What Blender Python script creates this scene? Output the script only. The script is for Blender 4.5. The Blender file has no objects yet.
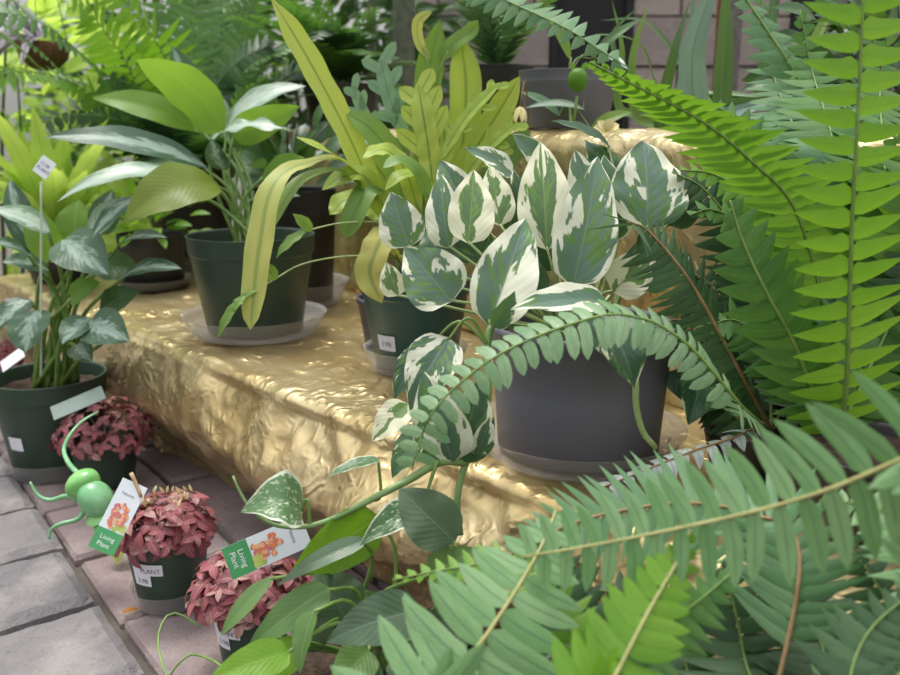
import bpy, math, random
from mathutils import Vector, noise
R = math.radians
rng = random.Random(7)
sc = bpy.context.scene
COL = sc.collection

# ------------------------------------------------------------------ camera
CZ, PITCH, F = 0.64, R(13.5), 864.0
CAM = Vector((0, 0, CZ))
FW = Vector((0, math.cos(PITCH), -math.sin(PITCH)))
UP = Vector((0, math.sin(PITCH), math.cos(PITCH)))
RT = Vector((1, 0, 0))
Z = Vector((0, 0, 1))
cd = bpy.data.cameras.new('camera')
cam = bpy.data.objects.new('camera', cd)
COL.objects.link(cam)
cam.location = CAM
cam.rotation_euler = (R(90) - PITCH, 0, 0)
cd.sensor_width = 36
cd.lens = 36 * F / 900
cd.clip_start = 0.02
cd.dof.use_dof = True
cd.dof.focus_distance = 0.98
cd.dof.aperture_fstop = 5.6
sc.camera = cam


def at(px, py, d):
    return CAM + (FW + RT * ((px - 450) / F) - UP * ((py - 337.5) / F)) * d


def onz(px, py, z):
    r = FW + RT * ((px - 450) / F) - UP * ((py - 337.5) / F)
    return CAM + r * ((z - CZ) / r.z)


def view(x, y, t):
    """direction from (right, up, towards the viewer)"""
    return (RT * x + UP * y - FW * t).normalized()


# ------------------------------------------------------------------ objects
WLOC = {}


def linkobj(o, parent=None, loc=None):
    COL.objects.link(o)
    if parent is not None:
        o.parent = parent
        WLOC[o] = WLOC[parent] if loc is None else loc
    else:
        WLOC[o] = loc if loc is not None else Vector((0, 0, 0))
    return o


def tag(o, label=None, cat=None, group=None, kind=None):
    if label: o['label'] = label
    if cat: o['category'] = cat
    if group: o['group'] = group
    if kind: o['kind'] = kind
    return o


def thing(name, label, cat, loc, group=None):
    o = bpy.data.objects.new(name, None)
    o.empty_display_size = 0.02
    loc = Vector(loc)
    linkobj(o, None, loc)
    o.location = loc
    return tag(o, label, cat, group)


class MB:
    def __init__(s):
        s.v, s.f, s.uv, s.r, s.mi = [], [], [], [], []

    def add(s, verts, faces, uvs=None, rnd=0.5, m=0):
        o = len(s.v)
        s.v += verts
        s.f += [tuple(i + o for i in f) for f in faces]
        s.uv += uvs if uvs else [(0.5, 0.5)] * len(verts)
        s.r += [rnd] * len(verts)
        s.mi += [m] * len(faces)
        return s

    def build(s, name, mats, parent=None, label=None, smooth=True, loc=None):
        base = WLOC[parent] if parent is not None else (Vector(loc) if loc is not None else Vector((0, 0, 0)))
        me = bpy.data.meshes.new(name)
        me.from_pydata([tuple(p - base) for p in s.v], [], s.f)
        if not isinstance(mats, (list, tuple)): mats = [mats]
        for m in mats: me.materials.append(m)
        uvl = me.uv_layers.new(name='UVMap')
        n = len(me.loops)
        vi = [0] * n
        me.loops.foreach_get('vertex_index', vi)
        flat = []
        for i in vi: flat += s.uv[i]
        uvl.data.foreach_set('uv', flat)
        at_ = me.attributes.new('rnd', 'FLOAT', 'POINT')
        at_.data.foreach_set('value', s.r)
        me.polygons.foreach_set('material_index', s.mi)
        me.polygons.foreach_set('use_smooth', [smooth] * len(me.polygons))
        me.update()
        o = bpy.data.objects.new(name, me)
        linkobj(o, parent, None if parent is not None else base)
        if parent is None: o.location = base
        if label: o['label'] = label
        return o


# ------------------------------------------------------------------ materials
def lin(r, g, b):
    def c(x):
        x /= 255
        return x / 12.92 if x <= 0.04045 else ((x + 0.055) / 1.055) ** 2.4
    return (c(r), c(g), c(b), 1)


class NT:
    def __init__(s, name):
        s.m = bpy.data.materials.new(name)
        s.m.use_nodes = True
        s.t = s.m.node_tree
        s.t.nodes.clear()
        s.out = s.t.nodes.new('ShaderNodeOutputMaterial')

    def n(s, typ, **kw):
        nd = s.t.nodes.new(typ)
        for k, v in kw.items(): setattr(nd, k, v)
        return nd

    def put(s, sock, v):
        if hasattr(v, 'is_output') or isinstance(v, bpy.types.NodeSocket): s.t.links.new(v, sock)
        else: sock.default_value = v

    def math(s, op, a, b=0.0, c=0.0):
        nd = s.n('ShaderNodeMath', operation=op)
        s.put(nd.inputs[0], a); s.put(nd.inputs[1], b); s.put(nd.inputs[2], c)
        return nd.outputs[0]

    def step(s, x, a, b, lo=0.0, hi=1.0):
        nd = s.n('ShaderNodeMapRange', interpolation_type='SMOOTHSTEP')
        s.put(nd.inputs['Value'], x); s.put(nd.inputs['From Min'], a); s.put(nd.inputs['From Max'], b)
        s.put(nd.inputs['To Min'], lo); s.put(nd.inputs['To Max'], hi)
        return nd.outputs[0]

    def mix(s, f, a, b):
        nd = s.n('ShaderNodeMix', data_type='RGBA')
        s.put(nd.inputs[0], f); s.put(nd.inputs[6], a); s.put(nd.inputs[7], b)
        return nd.outputs[2]

    def comb(s, x, y, z):
        nd = s.n('ShaderNodeCombineXYZ')
        s.put(nd.inputs[0], x); s.put(nd.inputs[1], y); s.put(nd.inputs[2], z)
        return nd.outputs[0]

    def noise(s, vec, scale, detail=3, rough=0.5, dist=0.0):
        nd = s.n('ShaderNodeTexNoise')
        if vec is not None: s.put(nd.inputs['Vector'], vec)
        nd.inputs['Scale'].default_value = scale
        nd.inputs['Detail'].default_value = detail
        nd.inputs['Roughness'].default_value = rough
        nd.inputs['Distortion'].default_value = dist
        return nd.outputs[0]

    def bump(s, h, strength, dist=0.01):
        nd = s.n('ShaderNodeBump')
        nd.inputs['Strength'].default_value = strength
        nd.inputs['Distance'].default_value = dist
        s.put(nd.inputs['Height'], h)
        return nd.outputs[0]

    def bsdf(s, col, rough=0.5, metal=0.0, normal=None, spec=0.5, **kw):
        nd = s.n('ShaderNodeBsdfPrincipled')
        s.put(nd.inputs['Base Color'], col)
        s.put(nd.inputs['Roughness'], rough)
        nd.inputs['Metallic'].default_value = metal
        nd.inputs['Specular IOR Level'].default_value = spec
        if normal is not None: s.put(nd.inputs['Normal'], normal)
        return nd.outputs[0]

    def done(s, sh):
        s.t.links.new(sh, s.out.inputs['Surface'])
        return s.m


def leaf_mat(name, c1, c2, tcol=None, tfac=0.35, rough=0.42, rib=None, ribw=0.05, veins=18, vein_mix=0.18,
             kind='plain', c3=None, c4=None, bias=0.5, spec=0.4):
    t = NT(name)
    uv = t.n('ShaderNodeUVMap', uv_map='UVMap').outputs[0]
    sp = t.n('ShaderNodeSeparateXYZ'); t.put(sp.inputs[0], uv)
    u, v = sp.outputs[0], sp.outputs[1]
    rn = t.n('ShaderNodeAttribute', attribute_name='rnd').outputs['Fac']
    su = t.math('SUBTRACT', t.math('MULTIPLY', u, 2.0), 1.0)
    au = t.math('ABSOLUTE', su)
    sgn = t.math('SIGN', su)
    seed = t.math('ADD', t.math('MULTIPLY', rn, 37.0), t.math('MULTIPLY', sgn, 2.3))
    sv = t.math('SUBTRACT', v, t.math('MULTIPLY', au, 0.33))          # runs along the side veins
    nz = t.noise(t.comb(t.math('MULTIPLY', au, 0.5), t.math('MULTIPLY', v, 1.2), seed), 2.5, 3)
    base = t.mix(t.step(t.math('ADD', t.math('MULTIPLY', nz, 0.6), t.math('MULTIPLY', rn, 0.4)), 0.25, 0.75), lin(*c1), lin(*c2))
    if kind == 'variegated':
        nb = t.noise(t.comb(t.math('MULTIPLY', au, 0.8), t.math('MULTIPLY', sv, 1.3), seed), 1.7, 3, 0.5)
        nf = t.noise(t.comb(t.math('MULTIPLY', au, 1.2), t.math('MULTIPLY', sv, 7.0), seed), 2.2, 3, 0.6)
        x = t.math('ADD', t.math('ADD', nb, t.math('MULTIPLY', t.math('SUBTRACT', nf, 0.5), 0.16)), t.math('MULTIPLY', au, 0.26))
        m = t.step(x, bias, bias + 0.025)
        fresh = t.step(x, bias - 0.13, bias - 0.10)
        fresh = t.math('MULTIPLY', fresh, t.step(nf, 0.45, 0.55))
        base = t.mix(fresh, base, lin(*c4))
        base = t.mix(m, base, lin(*c3))
    elif kind == 'marble':
        nb = t.noise(t.comb(t.math('MULTIPLY', au, 2.5), t.math('MULTIPLY', sv, 5), seed), 2.4, 5, 0.7)
        m = t.math('MAXIMUM', t.step(nb, bias, bias + 0.06), t.step(au, 0.86, 0.9))
        base = t.mix(m, base, lin(*c3))
    elif kind == 'silver':                                             # silver middle, dark blotched margin
        nb = t.noise(t.comb(t.math('MULTIPLY', au, 1.8), t.math('MULTIPLY', sv, 4), seed), 2.0, 4, 0.65)
        x = t.math('ADD', t.math('MULTIPLY', nb, 0.9), t.math('MULTIPLY', au, -0.45))
        m = t.step(x, bias - 0.35, bias - 0.12)
        base = t.mix(m, base, lin(*c3))
    lat = t.math('ABSOLUTE', t.math('SINE', t.math('MULTIPLY', sv, veins * math.pi)))
    vl = t.step(lat, 0.0, 0.16, 1.0, 0.0)
    ribm = t.step(au, ribw * 0.5, ribw, 1.0, 0.0)
    if rib:
        base = t.mix(t.math('MULTIPLY', vl, vein_mix), base, lin(*rib))
        base = t.mix(t.math('MULTIPLY', ribm, 0.75), base, lin(*rib))
    h = t.math('ADD', t.math('MULTIPLY', lat, 0.5), t.math('MULTIPLY', ribm, -0.8))
    nrm = t.bump(h, 0.10, 0.004)
    a = t.bsdf(base, rough, normal=nrm, spec=spec)
    tr = t.n('ShaderNodeBsdfTranslucent')
    if tcol: t.put(tr.inputs[0], t.mix(0.55, base, lin(*tcol)))
    else: t.put(tr.inputs[0], base)
    mx = t.n('ShaderNodeMixShader')
    mx.inputs[0].default_value = tfac
    t.t.links.new(a, mx.inputs[1]); t.t.links.new(tr.outputs[0], mx.inputs[2])
    return t.done(mx.outputs[0])


def plain(name, c, rough=0.5, c2=None, scale=20, bump=0.0, metal=0.0, spec=0.5, bscale=None):
    t = NT(name)
    tc = t.n('ShaderNodeTexCoord').outputs['Object']
    nz = t.noise(tc, scale, 5, 0.6)
    col = t.mix(t.step(nz, 0.3, 0.7), lin(*c), lin(*(c2 or c)))
    nrm = t.bump(t.noise(tc, bscale or scale * 3, 6, 0.65), bump, 0.01) if bump else None
    return t.done(t.bsdf(col, rough, metal, nrm, spec))


def clear_plastic(name, c, opacity=0.35):
    t = NT(name)
    a = t.bsdf(lin(*c), 0.22, spec=0.6)
    b = t.n('ShaderNodeBsdfTransparent'); b.inputs[0].default_value = (0.93, 0.92, 0.92, 1)
    fr = t.n('ShaderNodeLayerWeight'); fr.inputs[0].default_value = 0.25
    f = t.math('MINIMUM', t.math('ADD', t.math('MULTIPLY', fr.outputs['Facing'], 0.45), opacity), 1.0)
    mx = t.n('ShaderNodeMixShader')
    t.put(mx.inputs[0], f)
    t.t.links.new(b.outputs[0], mx.inputs[1]); t.t.links.new(a, mx.inputs[2])
    return t.done(mx.outputs[0])


def foil_mat(name, c1, c2, rough):
    t = NT(name)
    tc = t.n('ShaderNodeTexCoord').outputs['Object']
    d = t.noise(tc, 7, 3)
    nzc = t.n('ShaderNodeTexNoise'); nzc.inputs['Scale'].default_value = 9; nzc.inputs['Detail'].default_value = 4; t.put(nzc.inputs['Vector'], tc)
    vec = t.n('ShaderNodeVectorMath', operation='MULTIPLY_ADD')
    t.put(vec.inputs[0], nzc.outputs['Color']); vec.inputs[1].default_value = (0.12, 0.12, 0.12); t.put(vec.inputs[2], tc)

    def ridged(scale, det=3):
        nd = t.n('ShaderNodeTexNoise', noise_type='RIDGED_MULTIFRACTAL')
        nd.inputs['Scale'].default_value = scale; nd.inputs['Detail'].default_value = det; nd.inputs['Roughness'].default_value = 0.55
        t.put(nd.inputs['Vector'], vec.outputs[0])
        return nd.outputs[0]
    amount = t.step(t.noise(tc, 5, 2), 0.35, 0.65, 0.4, 1.0)
    h = t.math('ADD', t.math('MULTIPLY', ridged(17), 0.7), t.math('MULTIPLY', ridged(52, 3), 0.42))
    h = t.math('MULTIPLY', h, amount)
    col = t.mix(t.step(d, 0.35, 0.65), lin(*c1), lin(*c2))
    return t.done(t.bsdf(col, rough, 0.68, t.bump(h, 0.95, 0.014), 0.5))


def stone_mat(name, cs, scale=6):
    t = NT(name)
    tc = t.n('ShaderNodeTexCoord').outputs['Object']
    rn = t.n('ShaderNodeAttribute', attribute_name='rnd').outputs['Fac']
    a = t.noise(tc, scale, 6, 0.6)
    b = t.noise(tc, scale * 14, 6, 0.75)
    col = t.mix(t.step(rn, 0.2, 0.8), lin(*cs[0]), lin(*cs[1]))
    col = t.mix(t.step(a, 0.45, 0.7), col, lin(*cs[2]))
    col = t.mix(t.step(b, 0.52, 0.72, 0, 0.55), col, lin(*cs[3]))
    return t.done(t.bsdf(col, 0.85, 0, t.bump(t.math('ADD', a, t.math('MULTIPLY', b, 0.9)), 0.8, 0.014), 0.3))


M = {}
M['pothos'] = leaf_mat('cream_variegated_leaf', (68, 96, 82), (94, 122, 106), (150, 190, 90), 0.22, 0.38, (120, 140, 110), 0.04, 9, 0.12, 'variegated', (228, 228, 206), (92, 128, 62), 0.66)
M['pothos_cream'] = leaf_mat('mostly_cream_leaf', (78, 112, 78), (92, 126, 72), (190, 205, 120), 0.28, 0.4, (130, 150, 100), 0.04, 9, 0.12, 'variegated', (232, 230, 200), (104, 142, 64), 0.56)
M['pothos_green'] = leaf_mat('mostly_green_leaf', (50, 80, 58), (74, 106, 74), (130, 170, 70), 0.22, 0.36, (100, 125, 95), 0.04, 9, 0.12, 'variegated', (222, 222, 186), (84, 118, 60), 0.80)
M['marble'] = leaf_mat('marbled_leaf', (66, 104, 62), (92, 128, 84), (160, 190, 110), 0.25, 0.36, (120, 140, 110), 0.03, 9, 0.1, 'marble', (218, 224, 200), None, 0.56)
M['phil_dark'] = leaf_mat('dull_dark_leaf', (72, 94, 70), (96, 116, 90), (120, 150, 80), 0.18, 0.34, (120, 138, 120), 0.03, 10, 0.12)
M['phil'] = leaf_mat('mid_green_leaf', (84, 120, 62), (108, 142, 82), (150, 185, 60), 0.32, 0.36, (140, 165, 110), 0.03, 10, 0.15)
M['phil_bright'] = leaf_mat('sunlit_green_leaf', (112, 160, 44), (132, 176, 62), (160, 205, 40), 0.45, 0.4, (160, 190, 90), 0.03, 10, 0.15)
M['silver'] = leaf_mat('silver_leaf', (46, 78, 56), (70, 100, 72), (130, 160, 90), 0.25, 0.4, (120, 150, 120), 0.03, 14, 0.15, 'silver', (152, 174, 160), None, 0.56)
M['silver_pale'] = leaf_mat('pale_silver_leaf', (110, 140, 112), (140, 165, 140), (170, 200, 130), 0.3, 0.3, (110, 140, 110), 0.03, 14, 0.12, 'silver', (190, 206, 190), None, 0.44)
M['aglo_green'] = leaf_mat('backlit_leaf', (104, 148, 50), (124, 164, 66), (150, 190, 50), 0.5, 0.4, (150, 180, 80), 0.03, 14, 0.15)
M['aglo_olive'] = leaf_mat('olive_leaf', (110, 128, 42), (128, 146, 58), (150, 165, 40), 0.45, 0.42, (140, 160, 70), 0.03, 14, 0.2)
M['strap'] = leaf_mat('yellow_green_strap', (156, 186, 74), (190, 204, 96), (190, 205, 60), 0.38, 0.42, (96, 128, 56), 0.12, 26, 0.22)
M['strap_old'] = leaf_mat('yellowing_strap', (170, 184, 98), (204, 196, 110), (205, 200, 80), 0.38, 0.45, (128, 150, 80), 0.2, 22, 0.3)
M['strap_green'] = leaf_mat('green_strap', (104, 140, 62), (130, 162, 74), (150, 185, 60), 0.38, 0.42, (84, 116, 52), 0.1, 24, 0.2)
M['strap_blue'] = leaf_mat('bluish_lobed_leaf', (122, 158, 128), (146, 176, 140), (150, 190, 110), 0.35, 0.42, (90, 124, 90), 0.08, 14, 0.2)
M['fern_bright'] = leaf_mat('bright_fern', (104, 152, 44), (126, 170, 58), (150, 200, 40), 0.45, 0.45, (110, 150, 60), 0.1, 8, 0.1)
M['fern_mid'] = leaf_mat('mid_fern', (72, 116, 54), (96, 138, 68), (120, 170, 50), 0.35, 0.42, (100, 135, 70), 0.1, 8, 0.1)
M['fern_blue'] = leaf_mat('bluish_fern', (88, 130, 84), (114, 150, 106), (110, 160, 90), 0.3, 0.42, (90, 130, 90), 0.1, 8, 0.1)
M['fern_front'] = leaf_mat('soft_green_fern', (98, 140, 84), (130, 164, 114), (130, 175, 70), 0.28, 0.42, (74, 106, 80), 0.12, 8, 0.1)
M['fern_dark'] = leaf_mat('dark_fern', (50, 80, 48), (74, 104, 66), (90, 130, 60), 0.25, 0.38, (70, 96, 70), 0.1, 8, 0.1)
M['fern_silver'] = leaf_mat('silvery_fern', (150, 160, 156), (190, 198, 194), (180, 190, 180), 0.2, 0.3, (110, 110, 110), 0.1, 8, 0.1)
M['fern_pale'] = leaf_mat('pale_round_fern', (112, 148, 104), (144, 174, 132), (140, 185, 100), 0.3, 0.38, (110, 140, 100), 0.1, 8, 0.1)
M['shrub_dark'] = leaf_mat('dark_shrub', (44, 76, 44), (72, 106, 58), (110, 150, 50), 0.35, 0.35, (90, 120, 70), 0.05, 8, 0.1)
M['shrub_lime'] = leaf_mat('lime_leaf', (190, 220, 100), (214, 232, 136), (210, 240, 90), 0.6, 0.4, (140, 170, 70), 0.06, 16, 0.1)
M['blade'] = leaf_mat('long_blade', (74, 108, 62), (98, 130, 74), (120, 150, 50), 0.3, 0.35, (110, 140, 90), 0.08, 2, 0.0)
M['blade_blue'] = leaf_mat('bluish_blade', (110, 140, 128), (138, 164, 150), (120, 150, 100), 0.25, 0.3, (100, 128, 110), 0.08, 2, 0.0)
M['blade_orange'] = leaf_mat('dry_orange_blade', (186, 124, 50), (206, 148, 70), (200, 140, 50), 0.35, 0.5, (160, 100, 50), 0.08, 2, 0.0)
M['spider'] = leaf_mat('mauve_striped_blade', (176, 166, 186), (206, 196, 214), (200, 190, 210), 0.3, 0.35, (112, 92, 124), 0.4, 2, 0.0)
M['fit'] = leaf_mat('red_veined_leaf', (108, 58, 64), (168, 98, 104), (180, 80, 80), 0.22, 0.45, (206, 122, 124), 0.1, 7, 0.35)
M['fit_pink'] = leaf_mat('pale_pink_leaf', (160, 112, 110), (196, 156, 146), (200, 140, 130), 0.25, 0.45, (150, 80, 84), 0.1, 7, 0.35)
M['stem'] = plain('green_stem', (122, 152, 74), 0.4, (100, 132, 66), 60)
M['stem_pale'] = plain('pale_stem', (170, 186, 130), 0.45, (140, 164, 96), 60)
M['stem_vine'] = plain('thick_vine', (106, 138, 78), 0.42, (134, 160, 104), 40)
M['rachis_green'] = plain('green_midrib', (120, 146, 70), 0.5, (98, 126, 56), 60)
M['rachis_tan'] = plain('tan_midrib', (176, 172, 112), 0.5, (150, 148, 90), 60)
M['rachis_brown'] = plain('brown_midrib', (128, 98, 66), 0.6, (158, 130, 90), 60)
M['pot_green'] = plain('dark_green_plastic', (50, 72, 58), 0.42, (56, 78, 64), 8)
M['pot_teal'] = plain('teal_green_plastic', (30, 76, 76), 0.35, (34, 84, 84), 8)
M['pot_grey'] = plain('charcoal_plastic', (108, 108, 120), 0.5, (116, 116, 128), 10)
M['pot_black'] = plain('black_plastic', (34, 34, 36), 0.45, (42, 42, 42), 10)
M['pot_purple'] = plain('dull_plum_plastic', (84, 76, 84), 0.4, (92, 84, 92), 10)
M['soil'] = plain('potting_soil', (58, 44, 36), 0.95, (96, 78, 62), 60, 0.9)
M['sticker'] = plain('white_paper', (226, 226, 234), 0.6, (216, 216, 226), 30)
M['ink'] = plain('grey_ink', (110, 108, 116), 0.7)
M['white_ink'] = plain('white_ink', (235, 242, 235), 0.6)
M['card_green'] = plain('green_print', (66, 152, 92), 0.4, (84, 164, 104), 20)
M['card_white'] = plain('glossy_card', (226, 232, 236), 0.35, (216, 224, 230), 10)
M['card_leaf'] = plain('yellow_green_print', (150, 184, 80), 0.4, (196, 204, 110), 90)
M['blank_card'] = plain('grey_green_card', (134, 152, 142), 0.4, (150, 164, 156), 20)
M['wood_clip'] = plain('pale_wood', (190, 160, 124), 0.6, (168, 136, 100), 30)
M['saucer'] = clear_plastic('clear_plastic_saucer', (240, 236, 234), 0.10)
M['saucer_thin'] = clear_plastic('thin_clear_saucer', (230, 228, 230), 0.035)
M['saucer_dark'] = plain('grey_plastic_saucer', (104, 104, 104), 0.4, (116, 114, 112), 10)
M['foil'] = foil_mat('gold_foil', (211, 192, 147), (189, 165, 114), 0.31)
M['foil_upper'] = foil_mat('pale_gold_foil', (200, 184, 140), (180, 160, 112), 0.36)
M['brick'] = stone_mat('rose_brick', [(166, 146, 144), (150, 136, 136), (184, 168, 164), (118, 108, 108)], 7)
M['stone'] = stone_mat('grey_paving_stone', [(152, 147, 148), (140, 136, 138), (178, 172, 168), (104, 100, 100)], 9)
M['wall'] = stone_mat('pinkish_stone', [(176, 160, 154), (158, 146, 142), (190, 176, 168), (138, 126, 122)], 4)
M['dirt'] = plain('dark_ground', (84, 76, 70), 0.95, (106, 98, 90), 12, 0.6)
M['dark_gap'] = plain('dark_interior', (22, 22, 26), 0.7)
M['trunk'] = plain('grey_bark', (126, 118, 116), 0.9, (96, 88, 86), 40, 0.6)
M['trunk_dark'] = plain('dark_stem', (70, 76, 62), 0.7, (92, 98, 76), 40, 0.3)
M['coir'] = plain('coconut_fibre', (142, 100, 70), 0.95, (110, 74, 50), 80, 1.0)
M['ornament'] = plain('glossy_green_glaze', (112, 176, 96), 0.25, (150, 204, 128), 30)
M['ornament_body'] = plain('blue_green_glaze', (104, 164, 112), 0.25, (138, 190, 142), 30)
M['cream'] = plain('cream_petal', (232, 222, 170), 0.5, (220, 204, 140), 40)
M['wire'] = plain('grey_wire', (120, 120, 118), 0.4)
M['stake'] = clear_plastic('clear_stake', (210, 216, 200), 0.5)


def flower_print():
    t = NT('orange_flower_print')
    tc = t.n('ShaderNodeTexCoord').outputs['Object']
    vo = t.n('ShaderNodeTexVoronoi'); vo.inputs['Scale'].default_value = 260; t.put(vo.inputs['Vector'], tc)
    sp = t.n('ShaderNodeSeparateColor'); t.put(sp.inputs[0], vo.outputs['Color'])
    c = t.mix(sp.outputs[0], lin(222, 130, 70), lin(196, 110, 130))
    c = t.mix(t.step(sp.outputs[1], 0.6, 0.7), c, lin(236, 176, 130))
    return t.done(t.bsdf(c, 0.4))


M['flower'] = flower_print()


# ------------------------------------------------------------------ shape helpers
def spline(pts, n):
    """Catmull-Rom through pts, n samples"""
    P = [Vector(p) for p in pts]
    if len(P) == 2:
        return [P[0].lerp(P[1], i / (n - 1)) for i in range(n)]
    P = [P[0] * 2 - P[1]] + P + [P[-1] * 2 - P[-2]]
    segs = len(P) - 3
    out = []
    for i in range(n):
        x = i / (n - 1) * segs
        k = min(int(x), segs - 1)
        t = x - k
        a, b, c, d = P[k:k + 4]
        out.append(0.5 * ((2 * b) + (c - a) * t + (2 * a - 5 * b + 4 * c - d) * t * t + (3 * b - a - 3 * c + d) * t ** 3))
    return out


def resample(pts, n):
    L = [0]
    for a, b in zip(pts, pts[1:]): L.append(L[-1] + (b - a).length)
    out, k = [], 0
    for i in range(n):
        s = L[-1] * i / (n - 1)
        while k < len(L) - 2 and L[k + 1] < s: k += 1
        d = L[k + 1] - L[k]
        out.append(pts[k].lerp(pts[k + 1], 0 if d < 1e-9 else min(1, (s - L[k]) / d)))
    return out


def tangents(P):
    T = []
    for i in range(len(P)):
        d = P[min(i + 1, len(P) - 1)] - P[max(i - 1, 0)]
        T.append(d.normalized() if d.length > 1e-9 else Vector((0, 0, 1)))
    return T


def tube(mb, pts, r0, r1=None, n=16, seg=6, m=0, rnd=0.5, cap=True):
    if r1 is None: r1 = r0
    P = resample(spline(pts, max(n * 2, 8)), n)
    T = tangents(P)
    ref = Vector((0.31, 0.17, 0.93))
    verts, uvs, faces = [], [], []
    for i in range(n):
        t = T[i]
        a = t.cross(ref)
        if a.length < 0.05: a = t.cross(Vector((1, 0, 0)))
        a.normalize()
        b = t.cross(a)
        r = r0 + (r1 - r0) * i / (n - 1)
        for k in range(seg):
            th = 2 * math.pi * k / seg
            verts.append(P[i] + (a * math.cos(th) + b * math.sin(th)) * r)
            uvs.append((k / seg, i / (n - 1)))
    for i in range(n - 1):
        for k in range(seg):
            k2 = (k + 1) % seg
            faces.append((i * seg + k, i * seg + k2, (i + 1) * seg + k2, (i + 1) * seg + k))
    if cap:
        faces.append(tuple(range(seg - 1, -1, -1)))
        faces.append(tuple((n - 1) * seg + k for k in range(seg)))
    mb.add(verts, faces, uvs, rnd, m)


def pw(a, b):
    m = a / (a + b)
    k = m ** a * (1 - m) ** b
    return lambda v: (max(v, 0.0) ** a) * (max(1 - v, 0.0) ** b) / k


def strap_w(v):
    return min(1, (v / 0.25) ** 0.6 if v > 0 else 0) * (1 - max(0, (v - 0.75) / 0.25) ** 2.2)


def strap_pt(v):
    return min(1, (0.25 + v / 0.3)) * (1 - max(0, (v - 0.45) / 0.55) ** 1.8)


PROF = {'cordate': pw(0.42, 0.92), 'ovate': pw(0.55, 0.85), 'lance': pw(0.75, 0.95), 'round': pw(0.5, 0.5),
        'strap': strap_w, 'blade': strap_pt, 'long': pw(0.6, 0.7), 'drop': pw(1.1, 0.42),
        'lobe': lambda v: (0.75 + 0.25 * v) * (1 - max(0, (v - 0.6) / 0.4) ** 2.2)}


def leaf_mesh(mb, base, tip, width, nrm, prof='ovate', arch=0.1, fold=0.15, cup=0.0, wave=0.0, twist=0.0, hook=0.0,
              nv=14, nu=8, rnd=None, m=0, wf=3.0):
    rnd = rng.random() if rnd is None else rnd
    ax = tip - base
    L = ax.length
    t = ax / L
    n0 = (nrm - t * nrm.dot(t)).normalized()
    s0 = t.cross(n0)
    pf = PROF[prof]
    ph = rng.random() * 6
    verts, uvs, faces = [], [], []
    for i in range(nv + 1):
        v = i / nv
        c = base + ax * v + n0 * (arch * L * 4 * v * (1 - v)) - n0 * (hook * L * v ** 4)
        a = twist * (v - 0.5)
        s = s0 * math.cos(a) + n0 * math.sin(a)
        n = n0 * math.cos(a) - s0 * math.sin(a)
        w = max(pf(v) * width / 2, width * 0.006)
        for j in range(nu + 1):
            u = j / nu * 2 - 1
            e = abs(u)
            h = fold * e * w + cup * u * u * w + wave * width * math.sin(v * wf * 2 * math.pi + ph + (1.3 if u > 0 else 0)) * e * e
            verts.append(c + s * (u * w * (1 - 0.12 * abs(fold) * e)) + n * h)
            uvs.append((j / nu, v))
    W = nu + 1
    for i in range(nv):
        for j in range(nu):
            faces.append((i * W + j, i * W + j + 1, (i + 1) * W + j + 1, (i + 1) * W + j))
    mb.add(verts, faces, uvs, rnd, m)


def ribbon(mb, pts, width, nrm0, nrm1=None, prof='strap', nv=28, nu=6, fold=0.15, wave=0.0, wf=6, lobes=0, rnd=None, m=0):
    """a long leaf along a space curve; lobes cuts rounded lobes into its margin"""
    rnd = rng.random() if rnd is None else rnd
    nrm1 = nrm1 or nrm0
    if lobes: nv = 60
    P = resample(spline(pts, nv * 2), nv + 1)
    T = tangents(P)
    pf = PROF[prof]
    ph = rng.random() * 6
    verts, uvs, faces = [], [], []
    for i in range(nv + 1):
        v = i / nv
        t = T[i]
        n = nrm0.lerp(nrm1, v)
        n = (n - t * n.dot(t)).normalized()
        s = t.cross(n)
        w = max(pf(v) * width / 2, width * 0.01)
        for j in range(nu + 1):
            u = j / nu * 2 - 1
            e = abs(u)
            ww = w
            sh = 0
            if lobes:
                q = abs(math.sin(v * lobes * math.pi + (0.5 if u > 0 else 0)))
                ww = w * (0.42 + 0.58 * q ** 0.8) if v < 0.93 else w
                sh = 0.30 * width * e * q
            h = fold * e * w + wave * width * math.sin(v * wf * 2 * math.pi + ph + (1.7 if u > 0 else 0)) * e * e
            verts.append(P[i] + s * (u * ww) + n * h + t * sh)
            uvs.append((j / nu, v))
    W = nu + 1
    for i in range(nv):
        for j in range(nu):
            faces.append((i * W + j, i * W + j + 1, (i + 1) * W + j + 1, (i + 1) * W + j))
    mb.add(verts, faces, uvs, rnd, m)


def lobed_leaf(mb, pts, width, nrm, lobes=4, rnd=None, m=0, wave=0.0):
    rnd = rng.random() if rnd is None else rnd
    ribbon(mb, pts, width * 0.34, nrm, None, 'strap', wave=0.05, rnd=rnd)
    P = resample(spline(pts, 60), 61)
    T = tangents(P)
    for i in range(lobes):
        s = 0.32 + 0.58 * i / max(1, lobes - 1)
        for sg in (-1, 1):
            k = min(59, int((s + 0.04 * sg) * 60))
            t = T[k]
            n = (nrm - t * nrm.dot(t)).normalized()
            sd = t.cross(n) * sg
            a = R(48 + rng.uniform(-10, 10))
            d = (sd * math.cos(a) + t * math.sin(a) + n * rng.uniform(-.3, .25)).normalized()
            l = width * 0.62 * (1 - 0.35 * abs(s - .5)) * rng.uniform(.8, 1.1)
            leaf_mesh(mb, P[k] - n * .0006, P[k] + d * l, width * 0.27, n, 'lobe', -.04, .1, wave=.05, nv=8, nu=4, rnd=rnd)


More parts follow.
